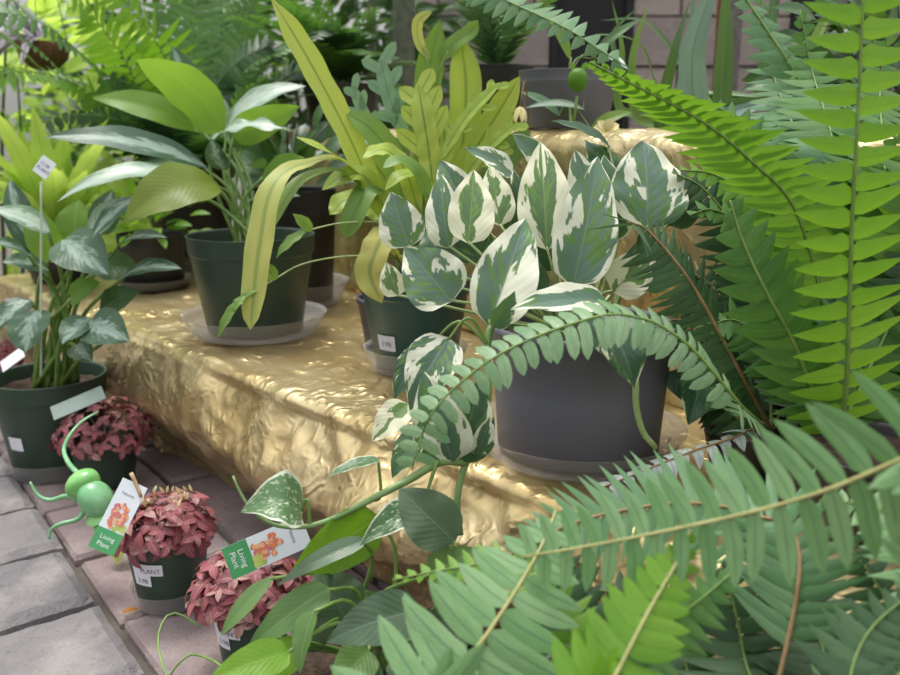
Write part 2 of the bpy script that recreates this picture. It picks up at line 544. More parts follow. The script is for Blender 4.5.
def lathe(mb, c, prof, seg=48, m=0, wob=0.0):
    verts, faces, uvs = [], [], []
    for (r, z) in prof:
        for k in range(seg):
            th = 2 * math.pi * k / seg
            rr = r * (1 + wob * math.sin(3 * th + z * 20))
            verts.append(Vector((c[0] + rr * math.cos(th), c[1] + rr * math.sin(th), c[2] + z)))
            uvs.append((k / seg, z))
    for i in range(len(prof) - 1):
        for k in range(seg):
            k2 = (k + 1) % seg
            faces.append((i * seg + k, i * seg + k2, (i + 1) * seg + k2, (i + 1) * seg + k))
    if prof[0][0] > 1e-6: faces.append(tuple(range(seg - 1, -1, -1)))
    mb.add(verts, faces, uvs, 0.5, m)


def pot_part(root, c, rt, rb, h, mat, rim=True, soil=True, fill=0.86):
    mb = MB()
    w = 0.0022
    if rim:
        rh = h * 0.2
        rr = rb + (rt - rb) * 0.82
        p = [(rb * 0.94, 0), (rb, 0.003), (rr, h - rh), (rr + 0.0005, h - rh + 0.001), (rt * 0.975, h - rh + 0.002), (rt * 0.985, h - rh + 0.006), (rt, h - 0.002), (rt + 0.001, h)]
    else:
        p = [(rb * 0.94, 0), (rb, 0.004), (rb + (rt - rb) * 0.5, h * 0.5), (rt, h - 0.009), (rt + 0.003, h - 0.008), (rt + 0.003, h)]
    p += [(rt - w, h), (rt - w * 1.5, h - 0.004), (rb + (rt - rb) * 0.8 - w, h * 0.8), (rb - w, 0.005), (0.0005, 0.005)]
    lathe(mb, c, p, 64)
    o = mb.build('pot', mat, root)
    if soil:
        sb = MB()
        rs = rb + (rt - rb) * fill - 0.004
        seg, rings = 30, 8
        vv, ff = [], []
        for i in range(rings + 1):
            for k in range(seg):
                th = 2 * math.pi * k / seg
                r = rs * i / rings
                x, y = c[0] + r * math.cos(th), c[1] + r * math.sin(th)
                vv.append(Vector((x, y, c[2] + h * fill + 0.006 * noise.noise(Vector((x * 60, y * 60, c[2]))) + 0.004 * (1 - i / rings))))
        for i in range(rings):
            for k in range(seg):
                k2 = (k + 1) % seg
                ff.append((i * seg + k, i * seg + k2, (i + 1) * seg + k2, (i + 1) * seg + k))
        sb.add(vv, ff)
        sb.build('soil', M['soil'], root)
    return o


def saucer(label, c, r, h, mat, group=None):
    mb = MB()
    lathe(mb, c, [(r * 0.84, 0), (r * 0.86, 0.001), (r * 0.97, h * 0.8), (r, h), (r + 0.0012, h + 0.0008), (r - 0.0005, h + 0.001), (r * 0.95, h * 0.78), (r * 0.84, 0.0022), (r * 0.6, 0.0022), (r * 0.58, 0.0032), (r * 0.56, 0.0022), (0.0005, 0.0022)], 64)
    o = mb.build('plant_saucer', mat, None, loc=c)
    tag(o, label, 'saucer', group)
    return o


def sticker(root, potobj, c, rt, rb, h, th0, th1, z0, z1, mat, lines=(), notch=False):
    """paper label wrapped on the pot wall; th in degrees, 270 looks towards -y"""
    def rad(z):
        return rb + (rt - rb) * 0.82 * z / (h * 0.8) + 0.0012

    def patch(mb, a0, a1, y0, y1, off=0.0):
        n = 14
        vv, ff = [], []
        for j, z in enumerate((y0, (y0 + y1) / 2, y1)):
            for i in range(n + 1):
                th = R(a0 + (a1 - a0) * i / n)
                r = rad(z) + off
                vv.append(Vector((c[0] + r * math.cos(th), c[1] + r * math.sin(th), c[2] + z)))
        for j in range(2):
            for i in range(n):
                k = j * (n + 1) + i
                ff.append((k, k + 1, k + n + 2, k + n + 1))
        mb.add(vv, ff)
    mb = MB()
    if notch:
        zm = (z0 + z1) / 2
        patch(mb, th0, th1, zm, z1)
        patch(mb, th0, th0 + (th1 - th0) * 0.62, z0, zm)
    else:
        patch(mb, th0, th1, z0, z1)
    st = mb.build('sticker', mat, potobj, 'white paper sticker')
    for (txt, ta, tz, size) in lines:
        text_on(st, txt, [(c, rad, ta, tz)], size)
    return st


def text_mesh(txt, size):
    cu = bpy.data.curves.new('lettering', 'FONT')
    cu.body = txt
    cu.size = size
    cu.resolution_u = 2
    ob = bpy.data.objects.new('lettering_tmp', cu)
    COL.objects.link(ob)
    dg = bpy.context.evaluated_depsgraph_get()
    me = ob.evaluated_get(dg).to_mesh()
    vs = [v.co.copy() for v in me.vertices]
    fs = [tuple(p.vertices) for p in me.polygons]
    ob.evaluated_get(dg).to_mesh_clear()
    bpy.data.objects.remove(ob)
    bpy.data.curves.remove(cu)
    return vs, fs


def text_on(parent, txt, spec, size):
    c, rad, ta, tz = spec[0]
    vs, fs = text_mesh(txt, size)
    vv = []
    for p in vs:
        z = tz + p.y
        r = rad(z) + 0.0006
        th = R(ta) + p.x / r
        vv.append(Vector((c[0] + r * math.cos(th), c[1] + r * math.sin(th), c[2] + z)))
    MB().add(vv, fs).build('lettering', M['ink'], parent, smooth=False)


def px_w(w, d):
    return w * d / F


def leaf_part(root, b, t, w, mat, nrm=None, d=None, crown=None, prof='cordate', pr=0.0016, pmat='stem', sag=0.02, name='leaf', **kw):
    """b, t = (px, py, depth) of leaf base and tip"""
    B = at(*b); T_ = at(*t)
    mb = MB()
    leaf_mesh(mb, B, T_, px_w(w, (b[2] + t[2]) / 2), nrm or view(0, 0.45, 1), prof, **kw)
    lo = mb.build(name, M[mat] if isinstance(mat, str) else mat, root)
    if crown is not None:
        pm = MB()
        dr = (B - T_).normalized()
        mid = B + dr * (crown - B).length * 0.3
        mid2 = crown.lerp(B, 0.4) + Vector((0, 0, sag))
        mid2 = crown.lerp(B, 0.55) + Vector((0, 0, sag)) + dr * (crown - B).length * 0.12
        tube(pm, [crown, mid2, B + (T_ - B) * 0.03], pr * 1.25, pr * 0.8, 14, 6)
        pm.build('petiole', M[pmat], lo)
    return lo


def frond_mesh(root, pts, plen, gap, pw_, nrm0, nrm1=None, mat='fern_mid', rmat='rachis_green', rr=0.0014, ang=18, droop=0.15, start=0.08,
               shape='boston', left=1.0, right=1.0, jit=0.1, cut=1.0, curl=0.0, nleaf=6, blunt=0.0, ear=True, lenp=None, tipang=0, sidedir=None):
    """fern frond: pinnae of length plen every gap along the midrib curve pts (metres)"""
    nrm1 = nrm1 or nrm0
    P = spline(pts, 80)
    L = sum((b - a).length for a, b in zip(P, P[1:]))
    N = 120
    P = resample(P, N)
    T = tangents(P)
    mb = MB()
    n = max(4, int(L * (cut - start) / gap))
    for i in range(n):
        s = start + (cut - start) * i / n
        x = s * (N - 1)
        k = min(int(x), N - 2)
        p = P[k].lerp(P[k + 1], x - k)
        t = T[k]
        nn = nrm0.lerp(nrm1, s)
        nn = (nn - t * nn.dot(t)).normalized()
        side = sidedir if sidedir is not None else t.cross(nn)
        if lenp: lp = lenp(s)
        elif shape == 'boston': lp = min(1, 0.55 + s * 2.2) * (1 - max(0, (s - 0.55) / 0.45) ** 1.7) + 0.06
        else: lp = 1 - 0.75 * s
        for sg, k_ in ((1, left), (-1, right)):
            if k_ <= 0: continue
            l = plen * lp * k_ * (1 + jit * (rng.random() - 0.5) * 1.5)
            a = R(ang + tipang * s + rng.uniform(-6, 6))
            d = (side * sg * math.cos(a) + t * math.sin(a)) - nn * (droop * (0.7 + 0.6 * rng.random()))
            d.normalize()
            w = pw_ * (0.55 + 0.45 * lp) * (0.9 + 0.2 * rng.random())
            q = p + t * (gap * 0.5 if sg > 0 else 0)
            sd = t - d * t.dot(d)
            sd.normalize()
            fn = sd.cross(d) * sg
            if fn.dot(nn) < 0: fn = -fn
            fn = (fn + t * rng.uniform(-0.25, 0.25)).normalized()
            rnd = rng.random()
            nv, vv, uu, ff = nleaf, [], [], []
            for i2 in range(nv + 1):
                v = i2 / nv
                if blunt: wv = min(1, 0.55 + v * 2) * (1 - max(0, (v - 0.6 + .25 * (1 - blunt)) / (0.4 + .25 * (1 - blunt))) ** 2.4 * 0.94)
                else: wv = (0.92 + 0.3 * (1 - v) * v) * (1 - v ** 2.3) + 0.03
                if v == 0: wv *= 0.7
                c = q + d * (l * v) - fn * (curl * l * v * v) + t * (0.10 * l * v * v)
                e = 0.16 * w if (ear and i2 == 1) else 0
                hw = w * wv / 2
                for j, u in enumerate((-1, 0, 1)):
                    vv.append(c + sd * (u * hw + (e if u > 0 else 0)) - fn * (abs(u) * hw * 0.22))
                    uu.append(((u + 1) / 2, v))
            for i2 in range(nv):
                for j in range(2):
                    b = i2 * 3 + j
                    ff.append((b, b + 1, b + 4, b + 3))
            mb.add(vv, ff, uu, rnd)
    fr = mb.build('frond', M[mat], root)
    rb = MB()
    tube(rb, P, rr, rr * 0.35, 40, 6)
    rb.build('midrib', M[rmat], fr)
    return fr


def before_riser(p):
    px, py, d = p
    for _ in range(60):
        q = at(px, py, d)
        if q.z > 0.67 or (q - RB).dot(RN) < -0.02: break
        d -= 0.01
    return (px, py, d)


def frond_px(root, pts, plen, gap, w, **kw):
    """pts are (px, py, depth); sizes in pixels at the mean depth"""
    dm = sum(p[2] for p in pts) / len(pts)
    k = dm / F
    n0 = kw.pop('n0', view(0, 0.3, 1)); n1 = kw.pop('n1', None)
    if 'rr' in kw: kw['rr'] *= k
    return frond_mesh(root, [at(*p) for p in pts], plen * k, gap * k, w * k, n0, n1, **kw)


def arch_fern(root, crown, n, length, mat, el=(30, 75), az=(0, 360), plen=0.055, gap=0.014, w=0.013, droop=0.45, rmat='rachis_green', **kw):
    for i in range(n):
        a = R(az[0] + (az[1] - az[0]) * (i + rng.random() * 0.8) / n)
        e = R(rng.uniform(*el))
        L = length * rng.uniform(0.75, 1.1)
        h = Vector((math.cos(a), math.sin(a), 0))
        k = droop * rng.uniform(0.7, 1.3)
        pts = []
        for j in range(7):
            s = j / 6
            pts.append(crown + h * (L * s * math.cos(e)) * (1 - 0.1 * s) + Z * (L * (s * math.sin(e) - k * s * s)))
        n0 = Z * math.cos(e) - h * math.sin(e)
        n1 = (Z * 0.8 + h * 0.4)
        frond_mesh(root, pts, plen, gap, w, n0, n1, mat=mat if isinstance(mat, str) else rng.choice(mat), rmat=rmat, nleaf=4, **kw)


def shrub(name, label, cat, base, centre, rad, n, mat, lsize, prof='ovate', stems=5, squash=1.0, group=None, stem_mat='trunk_dark', up=0.5):
    root = thing(name, label, cat, base, group)
    mb = MB()
    C = Vector(centre)
    for i in range(n):
        while True:
            p = Vector((rng.uniform(-1, 1), rng.uniform(-1, 1), rng.uniform(-1, 1)))
            if 0.35 < p.length < 1: break
        q = C + Vector((p.x * rad[0], p.y * rad[1], p.z * rad[2]))
        d = Vector((p.x, p.y, p.z * 0.5)).normalized() + Vector((rng.uniform(-.5, .5), rng.uniform(-.5, .5), rng.uniform(-.5, .3)))
        d.normalize()
        l = lsize * rng.uniform(0.6, 1.25)
        nn = (Z * up + Vector((rng.uniform(-1, 1), rng.uniform(-1, 0.2), rng.uniform(-.3, .8)))).normalized()
        if abs(nn.dot(d)) > 0.95: nn = Vector((0, -1, .2)).normalized()
        leaf_mesh(mb, q, q + d * l, l * 0.42, nn, prof, 0.08, 0.2, nv=6, nu=4)
    mb.build('foliage', M[mat], root)
    sb = MB()
    B = Vector(base)
    for i in range(stems):
        e = C + Vector((rng.uniform(-.6, .6) * rad[0], rng.uniform(-.6, .6) * rad[1], rng.uniform(0, .8) * rad[2]))
        s = B + Vector((rng.uniform(-.05, .05), rng.uniform(-.05, .05), 0))
        tube(sb, [s, s.lerp(e, 0.5) + Vector((rng.uniform(-.04, .04), 0, 0)), e], 0.008, 0.003, 10, 6)
    sb.build('stem', M[stem_mat], root)
    return root


# ================================================================== THE SETTING
E = Vector((-0.681, 0.732, 0))          # bench edge, running away to the left
NI = Vector((0.732, 0.681, 0))          # into the bench
E0 = Vector((0.055, 0.89, 0))


def EP(a, off, z):
    return E0 + E * a + NI * off + Z * z


def box(mb, c, sx, sy, sz, rot=0, bev=0.004, rnd=0.5, m=0, jig=0.0):
    """bevelled block, c = centre of the top"""
    ca, sa = math.cos(rot), math.sin(rot)
    vv, ff = [], []
    rings = [(1, -sz), (1, -bev), (None, 0)]
    for k, (q, z) in enumerate(rings):
        i = 0 if q else bev
        hx, hy = sx / 2 - i, sy / 2 - i
        for (x, y) in ((-hx, -hy), (hx, -hy), (hx, hy), (-hx, hy)):
            jx, jy, jz = (rng.uniform(-jig, jig) for _ in range(3))
            x += jx; y += jy
            vv.append(Vector((c[0] + x * ca - y * sa, c[1] + x * sa + y * ca, c[2] + z + (jz * 0.5 if k == 2 else 0))))
    for r in (0, 4):
        for k in range(4):
            k2 = (k + 1) % 4
            ff.append((r + k, r + k2, r + 4 + k2, r + 4 + k))
    ff.append((8, 9, 10, 11)); ff.append((3, 2, 1, 0))
    mb.add(vv, ff, None, rnd, m)


# ground far around
g = MB()
g.add([Vector(p) for p in ((-6, -2, -0.14), (6, -2, -0.14), (6, 7, -0.14), (-6, 7, -0.14))], [(0, 1, 2, 3)])
tag(g.build('ground', M['dirt']), 'dark bare ground around the paved aisle', None, None, 'structure')
# brick floor in rows along the bench
fb = MB()
G = Vector((-0.607, 0.795, 0)); GN = Vector((0.795, 0.607, 0))
G0 = Vector((-0.378, 0.949, 0))
rot = math.atan2(G.y, G.x)
for r in range(8):
    off = 0.055 + r * 0.112
    for k in range(-5, 12):
        ll = 0.215
        p = G0 + G * (k * ll + (0.11 if r % 2 else 0.0) + rng.uniform(-.006, .006)) + GN * off
        box(fb, (p.x, p.y, rng.uniform(-.004, 0.0)), ll - 0.012, 0.102, 0.05, rot, 0.006, rng.random(), 0, 0.003)
bed = [G0 + G * -1.2 + GN * -.02, G0 + G * -1.2 + GN * 0.95, G0 + G * 2.7 + GN * 0.95, G0 + G * 2.7 + GN * -.02]
fb.add([p + Z * -0.016 for p in bed] + [p + Z * -0.13 for p in bed], [(0, 1, 2, 3), (0, 4, 5, 1), (1, 5, 6, 2), (2, 6, 7, 3), (3, 7, 4, 0)], None, 0.1, 1)
tag(fb.build('floor', [M['brick'], M['dirt']], smooth=False), 'worn rose coloured brick paving in front of the bench', None, None, 'structure')
# kerb of grey stones
kb = MB()
y = -0.62
while y < 2.2:
    ll = rng.uniform(0.17, 0.22)
    p = G0 + G * (y + ll / 2) + GN * (-0.080 + rng.uniform(-.006, .006))
    n = 6
    # rough block: gridded top with noise
    vv, ff = [], []
    hx, hy = ll / 2 - 0.005, 0.074
    def pt(a, b, zz):
        q = p + G * a + GN * b
        return Vector((q.x, q.y, zz))
    top = rng.uniform(0.008, 0.016)
    gx, gy = 12, 10
    for i in range(gx + 1):
        for j in range(gy + 1):
            a, b = -hx + 2 * hx * i / gx, -hy + 2 * hy * j / gy
            edge = min(i, gx - i, j, gy - j)
            q = pt(a, b, 0)
            nz = noise.noise(q * 22) * 0.004 + noise.noise(q * 70) * 0.002
            sh = 0.004 * noise.noise(q * 40 + Vector((5, 5, 5))) if edge == 0 else 0
            vv.append(pt(a + sh, b + sh, top + nz - (0.010 if edge == 0 else 0.0)))
    W = gy + 1
    for i in range(gx):
        for j in range(gy):
            ff.append((i * W + j, (i + 1) * W + j, (i + 1) * W + j + 1, i * W + j + 1))
    ring = [i * W for i in range(gx + 1)] + [gx * W + j for j in range(1, W)] + [i * W + gy for i in range(gx - 1, -1, -1)] + [j for j in range(gy - 1, 0, -1)]
    o = len(vv)
    for k in ring:
        q = vv[k]
        d = 0.006 * noise.noise(q * 60)
        vv.append(Vector((q.x + d, q.y + d, -0.06 + d)))
    for k in ring:
        vv.append(Vector((vv[k].x, vv[k].y, -0.13)))
    m_ = len(ring)
    for r in range(2):
        for k in range(m_):
            k2 = (k + 1) % m_
            a0, a1 = (ring[k], ring[k2]) if r == 0 else (o + k, o + k2)
            b0, b1 = (o + k, o + k2) if r == 0 else (o + m_ + k, o + m_ + k2)
            ff.append((a0, b0, b1, a1))
    kb.add(vv, ff, None, rng.random())
    y += ll + 0.004
tag(kb.build('trim_1', M['stone'], smooth=False), 'kerb of rough grey stone blocks along the brick paving', None, None, 'structure')

# back wall with two dark openings
wb = MB()
WY = 3.8


def wall_blocks(x0, x1, z0, z1):
    z = z0
    row = 0
    while z < z1 - 0.01:
        hh = min(0.2, z1 - z)
        x = x0 - (0.2 if row % 2 else 0)
        while x < x1:
            a, b = max(x, x0), min(x + 0.4, x1)
            if b - a > 0.03:
                xa, xb = a + 0.006, b - 0.006
                dy = rng.uniform(-.008, .008)
                vv = [Vector(q) for q in ((xa, WY + dy, z + .006), (xb, WY + dy, z + .006), (xb, WY + dy, z + hh - .006), (xa, WY + dy, z + hh - .006),
                                          (a, WY + .03, z), (b, WY + .03, z), (b, WY + .03, z + hh), (a, WY + .03, z + hh))]
                wb.add(vv, [(0, 1, 2, 3), (0, 4, 5, 1), (1, 5, 6, 2), (2, 6, 7, 3), (3, 7, 4, 0)], None, rng.random())
            x += 0.4
        z += hh
        row += 1


wins = [(0.42, 0.76), (1.42, 2.65)]
xs = [-0.75, wins[0][0], wins[0][1], wins[1][0], wins[1][1], 3.2]
wall_blocks(-0.25, 3.6, -0.14, 0.5)
wall_blocks(-0.25, wins[0][0], 0.5, 2.4)
wall_blocks(wins[0][1], wins[1][0], 0.5, 2.4)
wall_blocks(wins[1][1], 3.6, 0.5, 2.4)
wb.add([Vector(q) for q in ((-.25, WY + .03, -.14), (3.6, WY + .03, -.14), (3.6, WY + .03, 2.4), (-.25, WY + .03, 2.4), (-.25, WY + .4, -.14), (3.6, WY + .4, -.14), (3.6, WY + .4, 2.4), (-.25, WY + .4, 2.4))],
       [(4, 5, 6, 7), (0, 3, 7, 4), (1, 5, 6, 2), (3, 2, 6, 7)])
tag(wb.build('wall_back', M['wall'], smooth=False), 'pinkish stone wall behind the plants', None, None, 'structure')
for i, (a, b) in enumerate(wins):
    w = MB()
    for (x0, x1, y0, y1, z0, z1) in ((a, b, WY + .02, WY + .03, .5, 2.4), (a, a + .03, WY - .01, WY + .03, .5, 2.4), (b - .03, b, WY - .01, WY + .03, .5, 2.4)):
        box(w, ((x0 + x1) / 2, (y0 + y1) / 2, z1), x1 - x0, y1 - y0, z1 - z0, 0, 0.002)
    tag(w.build('window_%d' % (i + 1), M['dark_gap'], smooth=False), 'dark window opening in the stone wall', None, None, 'structure')

# ================================================================== BENCH UNDER GOLD FOIL
bench = thing('display_bench', 'stepped plant bench wrapped in crumpled gold foil', 'bench', EP(0.6, 0.3, 0))


def crumple(p, big, small):
    d = noise.noise(p * 5.0) * big + noise.noise(p * 11 + Vector((3, 1, 7))) * big * 0.5
    r = 1 - abs(noise.noise(p * 12 + Vector((9, 2, 4))))
    r2 = 1 - abs(noise.noise(p * 26 + Vector((1, 8, 3))))
    return d + (r * r - 0.6) * small + (r2 * r2 - 0.6) * small * 0.5


def foil_sheet(name, mat, prof, a0, a1, na, nb, pos, big, small, flat):
    """prof = cross-section points, pos(a, off, z) puts a section point in the place"""
    C = resample(spline([Vector((q[0], 0, q[1])) for q in prof], 200), nb + 1)
    mb = MB()
    vv, uu, ff = [], [], []
    for i in range(na + 1):
        a = a0 + (a1 - a0) * i / na
        for j in range(nb + 1):
            c = C[j]
            t = (C[min(j + 1, nb)] - C[max(j - 1, 0)]).normalized()
            n_off, n_z = -t.z, t.x
            k = flat(c.x, c.z)
            p = pos(a, c.x, c.z)
            d = crumple(p, big * k, small * (0.35 + 0.65 * k))
            vv.append(pos(a, c.x + n_off * d, c.z + n_z * d))
            uu.append((i / na, j / nb))
    W = nb + 1
    for i in range(na):
        for j in range(nb):
            ff.append((i * W + j, i * W + j + 1, (i + 1) * W + j + 1, (i + 1) * W + j))
    mb.add(vv, ff, uu)
    return mb.build(name, mat, bench)


def pos1(a, off, z):
    k = max(0.45, min(1, 1.1 - a * 0.7)) if a > 0 else 1.0    # the bulge fades towards the far end
    if off < 0: off *= k
    return EP(a, off, max(z, 0.002))


prof1 = [(0.065, 0.0), (0.055, 0.03), (0.018, 0.085), (-0.042, 0.132), (-0.054, 0.155), (-0.036, 0.20), (-0.010, 0.25), (0.004, 0.266), (0.03, 0.27), (0.1, 0.27), (0.3, 0.27), (0.62, 0.27)]
foil_sheet('lower_step', M['foil'], prof1, -0.75, 1.82, 400, 150, pos1, 0.032, 0.013, lambda o, z: 1.0 if z < 0.255 else 0.12)

RB = Vector((-0.20, 1.98, 0)); RD = Vector((-0.523, 0.852, 0)); RN = Vector((0.852, 0.523, 0))


def pos2(a, off, z):
    return RB + RD * a + RN * off + Z * max(z, 0.262)


prof2 = [(0.0, 0.262), (-0.012, 0.275), (-0.004, 0.33), (0.0, 0.45), (-0.006, 0.56), (-0.008, 0.605), (0.006, 0.632), (0.05, 0.638), (0.2, 0.638), (0.6, 0.638)]
foil_sheet('upper_step', M['foil_upper'], prof2, -1.5, 0.78, 260, 90, pos2, 0.014, 0.010, lambda o, z: 1.0 if z < 0.625 else 0.3)
# plywood core behind the foil so the steps are solid
core = MB()
for (P, a0, a1, o0, o1, z0, z1) in ((EP, -0.7, 1.78, 0.17, 0.6, -0.005, 0.25), (pos2, -1.45, 0.74, 0.05, 0.6, 0.262, 0.61)):
    q = [P(a0, o0, z0), P(a1, o0, z0), P(a1, o1, z0), P(a0, o1, z0)]
    zt = z1 - z0
    core.add(q + [p + Z * zt for p in q], [(0, 1, 5, 4), (1, 2, 6, 5), (2, 3, 7, 6), (3, 0, 4, 7), (4, 5, 6, 7), (3, 2, 1, 0)])
core.build('frame', M['wood_clip'], bench, smooth=False)
BZ = 0.2735      # pots stand here
UZ = 0.642

# ================================================================== BIG CHARCOAL POT, CREAM VARIEGATED POTHOS
pc = onz(577, 448, BZ)
vp = thing('potted_pothos', 'cream and green variegated pothos in the big charcoal pot at the centre', 'potted plant', pc)
pot_part(vp, (pc.x, pc.y, pc.z + .004), 0.103, 0.094, 0.150, M['pot_grey'], rim=False)
saucer('wide clear saucer under the big charcoal pot', (pc.x, pc.y, BZ), 0.124, 0.030, M['saucer_thin'])
cr = pc + Vector((0, 0, 0.145))


def crown_near(b, spread=0.55):
    B = at(*b)
    d = Vector((B.x - cr.x, B.y - cr.y, 0))
    if d.length > 0.055: d = d.normalized() * 0.055
    return cr + d * spread


VP = [
    ((409, 247, .93), (391, 192, .93), 48, 'pothos', view(-.2, .2, 1), {}),
    ((468, 244, .92), (474, 170, .95), 48, 'pothos_cream', view(.1, .1, 1), {}),
    ((449, 248, .95), (441, 174, .97), 40, 'pothos', view(-.3, .1, 1), {}),
    ((500, 226, .97), (490, 166, .99), 36, 'pothos_cream', view(.1, .1, 1), {}),
    ((547, 250, .96), (541, 142, 1.0), 56, 'pothos_cream', view(-.1, .1, 1), {}),
    ((520, 245, .985), (514, 170, 1.0), 38, 'pothos_green', view(.3, .1, 1), {}),
    ((572, 287, .91), (598, 156, .95), 66, 'pothos', view(.15, .15, 1), {}),
    ((647, 228, .96), (643, 141, 1.0), 80, 'pothos', view(.1, .2, 1), {}),
    ((452, 302, .87), (405, 247, .88), 66, 'pothos', view(-.15, .3, 1), {}),
    ((489, 325, .85), (526, 218, .90), 66, 'pothos', view(.1, .2, 1), {}),
    ((607, 302, .86), (511, 309, .82), 44, 'pothos', view(0, .8, .9), {}),
    ((513, 174, 1.06), (464, 148, 1.04), 30, 'pothos', view(-.2, .7, 1), {}),
    ((545, 168, 1.08), (512, 134, 1.06), 30, 'pothos', view(0, .5, 1), {}),
    ((610, 146, 1.08), (551, 121, 1.04), 22, 'pothos_green', view(.2, .8, .8), {}),
    ((612, 242, 1.0), (604, 155, 1.02), 46, 'pothos_green', view(.3, .1, 1), {}),
    ((492, 327, .84), (515, 291, .83), 24, 'pothos_green', view(.5, .3, 1), {'fold': .5}),
    ((600, 316, .88), (634, 388, .84), 66, 'pothos_green', view(.2, .25, 1), {'arch': .15}),
    ((398, 296, .92), (386, 262, .92), 28, 'pothos_cream', view(-.3, .2, 1), {}),
    ((612, 292, .95), (655, 250, .96), 46, 'pothos_cream', view(.4, .4, 1), {}),
    ((668, 225, .99), (700, 178, 1.0), 40, 'pothos_green', view(.4, .3, 1), {}),
    ((560, 270, 1.0), (526, 200, 1.02), 44, 'pothos_green', view(-.2, .2, 1), {}),
    ((480, 262, .99), (455, 205, 1.01), 44, 'pothos_green', view(-.2, .2, 1), {}),
    ((590, 225, 1.04), (575, 150, 1.06), 44, 'pothos', view(.2, .2, 1), {}),
    ((470, 215, 1.03), (440, 160, 1.05), 40, 'pothos', view(-.3, .3, 1), {}),
    ((445, 285, .97), (430, 225, 1.0), 44, 'pothos_green', view(-.2, .2, 1), {}),
    ((620, 195, 1.07), (585, 140, 1.09), 40, 'pothos_green', view(.2, .3, 1), {}),
    ((540, 300, .95), (500, 245, .97), 44, 'pothos_green', view(-.2, .2, 1), {}),
    ((640, 285, 1.0), (690, 255, 1.0), 40, 'pothos_green', view(.3, .5, 1), {}),
]
for (b, t, w, mt, nn, kw) in VP:
    k = dict(arch=0.06, fold=0.22, wave=0.03, nv=18, nu=10)
    k.update(kw)
    leaf_part(vp, b, t, w, mt, nn, crown=crown_near(b), pr=0.0019, pmat='stem_pale', **k)
# drooping stem on the pot's right side
sm = MB()
tube(sm, [cr + Vector((.05, -.06, 0)), at(615, 330, .885), at(634, 372, .868), at(636, 405, .868), at(643, 432, .87), at(656, 448, .875)], 0.0045, 0.003, 24, 8)
sm.build('stem', M['stem_pale'], vp)
# trailing vine left of the pot
vn = MB()
tube(vn, [cr + Vector((-.05, -.05, 0)), at(497, 322, .885), at(487, 352, .87), at(488, 395, .86), at(480, 430, .86), at(464, 468, .86), at(457, 500, .86), at(460, 535, .86)], 0.0042, 0.0036, 36, 8)
vn.build('vine', M['stem_vine'], vp)
vn = MB()
tube(vn, [at(466, 462, .86), at(440, 462, .85), at(410, 479, .84), at(370, 500, .83), at(330, 520, .82), at(300, 527, .82), at(272, 524, .82), at(252, 510, .82), at(240, 492, .82), at(233, 476, .82)], 0.0050, 0.0012, 44, 8)
vn.build('vine', M['stem_vine'], vp)
TV = [
    ((449, 338, .87), (409, 408, .85), 56, 'pothos', view(-.2, .25, 1), at(488, 345, .87), {'hook': .1}),
    ((428, 348, .89), (394, 398, .88), 36, 'pothos_green', view(-.5, .2, 1), at(488, 345, .87), {}),
    ((453, 462, .85), (424, 372, .84), 60, 'pothos', view(-.15, .1, 1), at(464, 470, .86), {}),
    ((456, 462, .855), (480, 378, .85), 58, 'pothos_green', view(.25, .15, 1), at(464, 470, .86), {}),
    ((408, 404, .87), (372, 442, .86), 34, 'pothos_cream', view(-.3, .3, 1), at(440, 462, .85), {'sag': -.03}),
    ((303, 512, .82), (243, 507, .80), 62, 'marble', view(0, .7, .9), at(310, 525, .82), {'arch': .38, 'hook': .15}),
    ((380, 460, .835), (326, 478, .82), 18, 'marble', view(-.1, .9, .5), at(370, 500, .83), {'sag': -.02}),
    ((424, 508, .84), (360, 545, .80), 36, 'marble', view(-.2, .5, 1), at(440, 462, .85), {'arch': .2}),
    ((420, 432, .85), (392, 478, .84), 30, 'pothos_green', view(-.3, .3, 1), at(440, 462, .85), {}),
    ((476, 455, .85), (490, 415, .845), 26, 'pothos', view(.4, .2, 1), at(470, 462, .86), {}),
]
for (b, t, w, mt, nn, c0, kw) in TV:
    k = dict(arch=0.08, fold=0.2, wave=0.03, nv=18, nu=10)
    k.update(kw)
    leaf_part(vp, b, t, w, mt, nn, crown=c0, pr=0.0017, pmat='stem', **{kk: vv for kk, vv in k.items()})

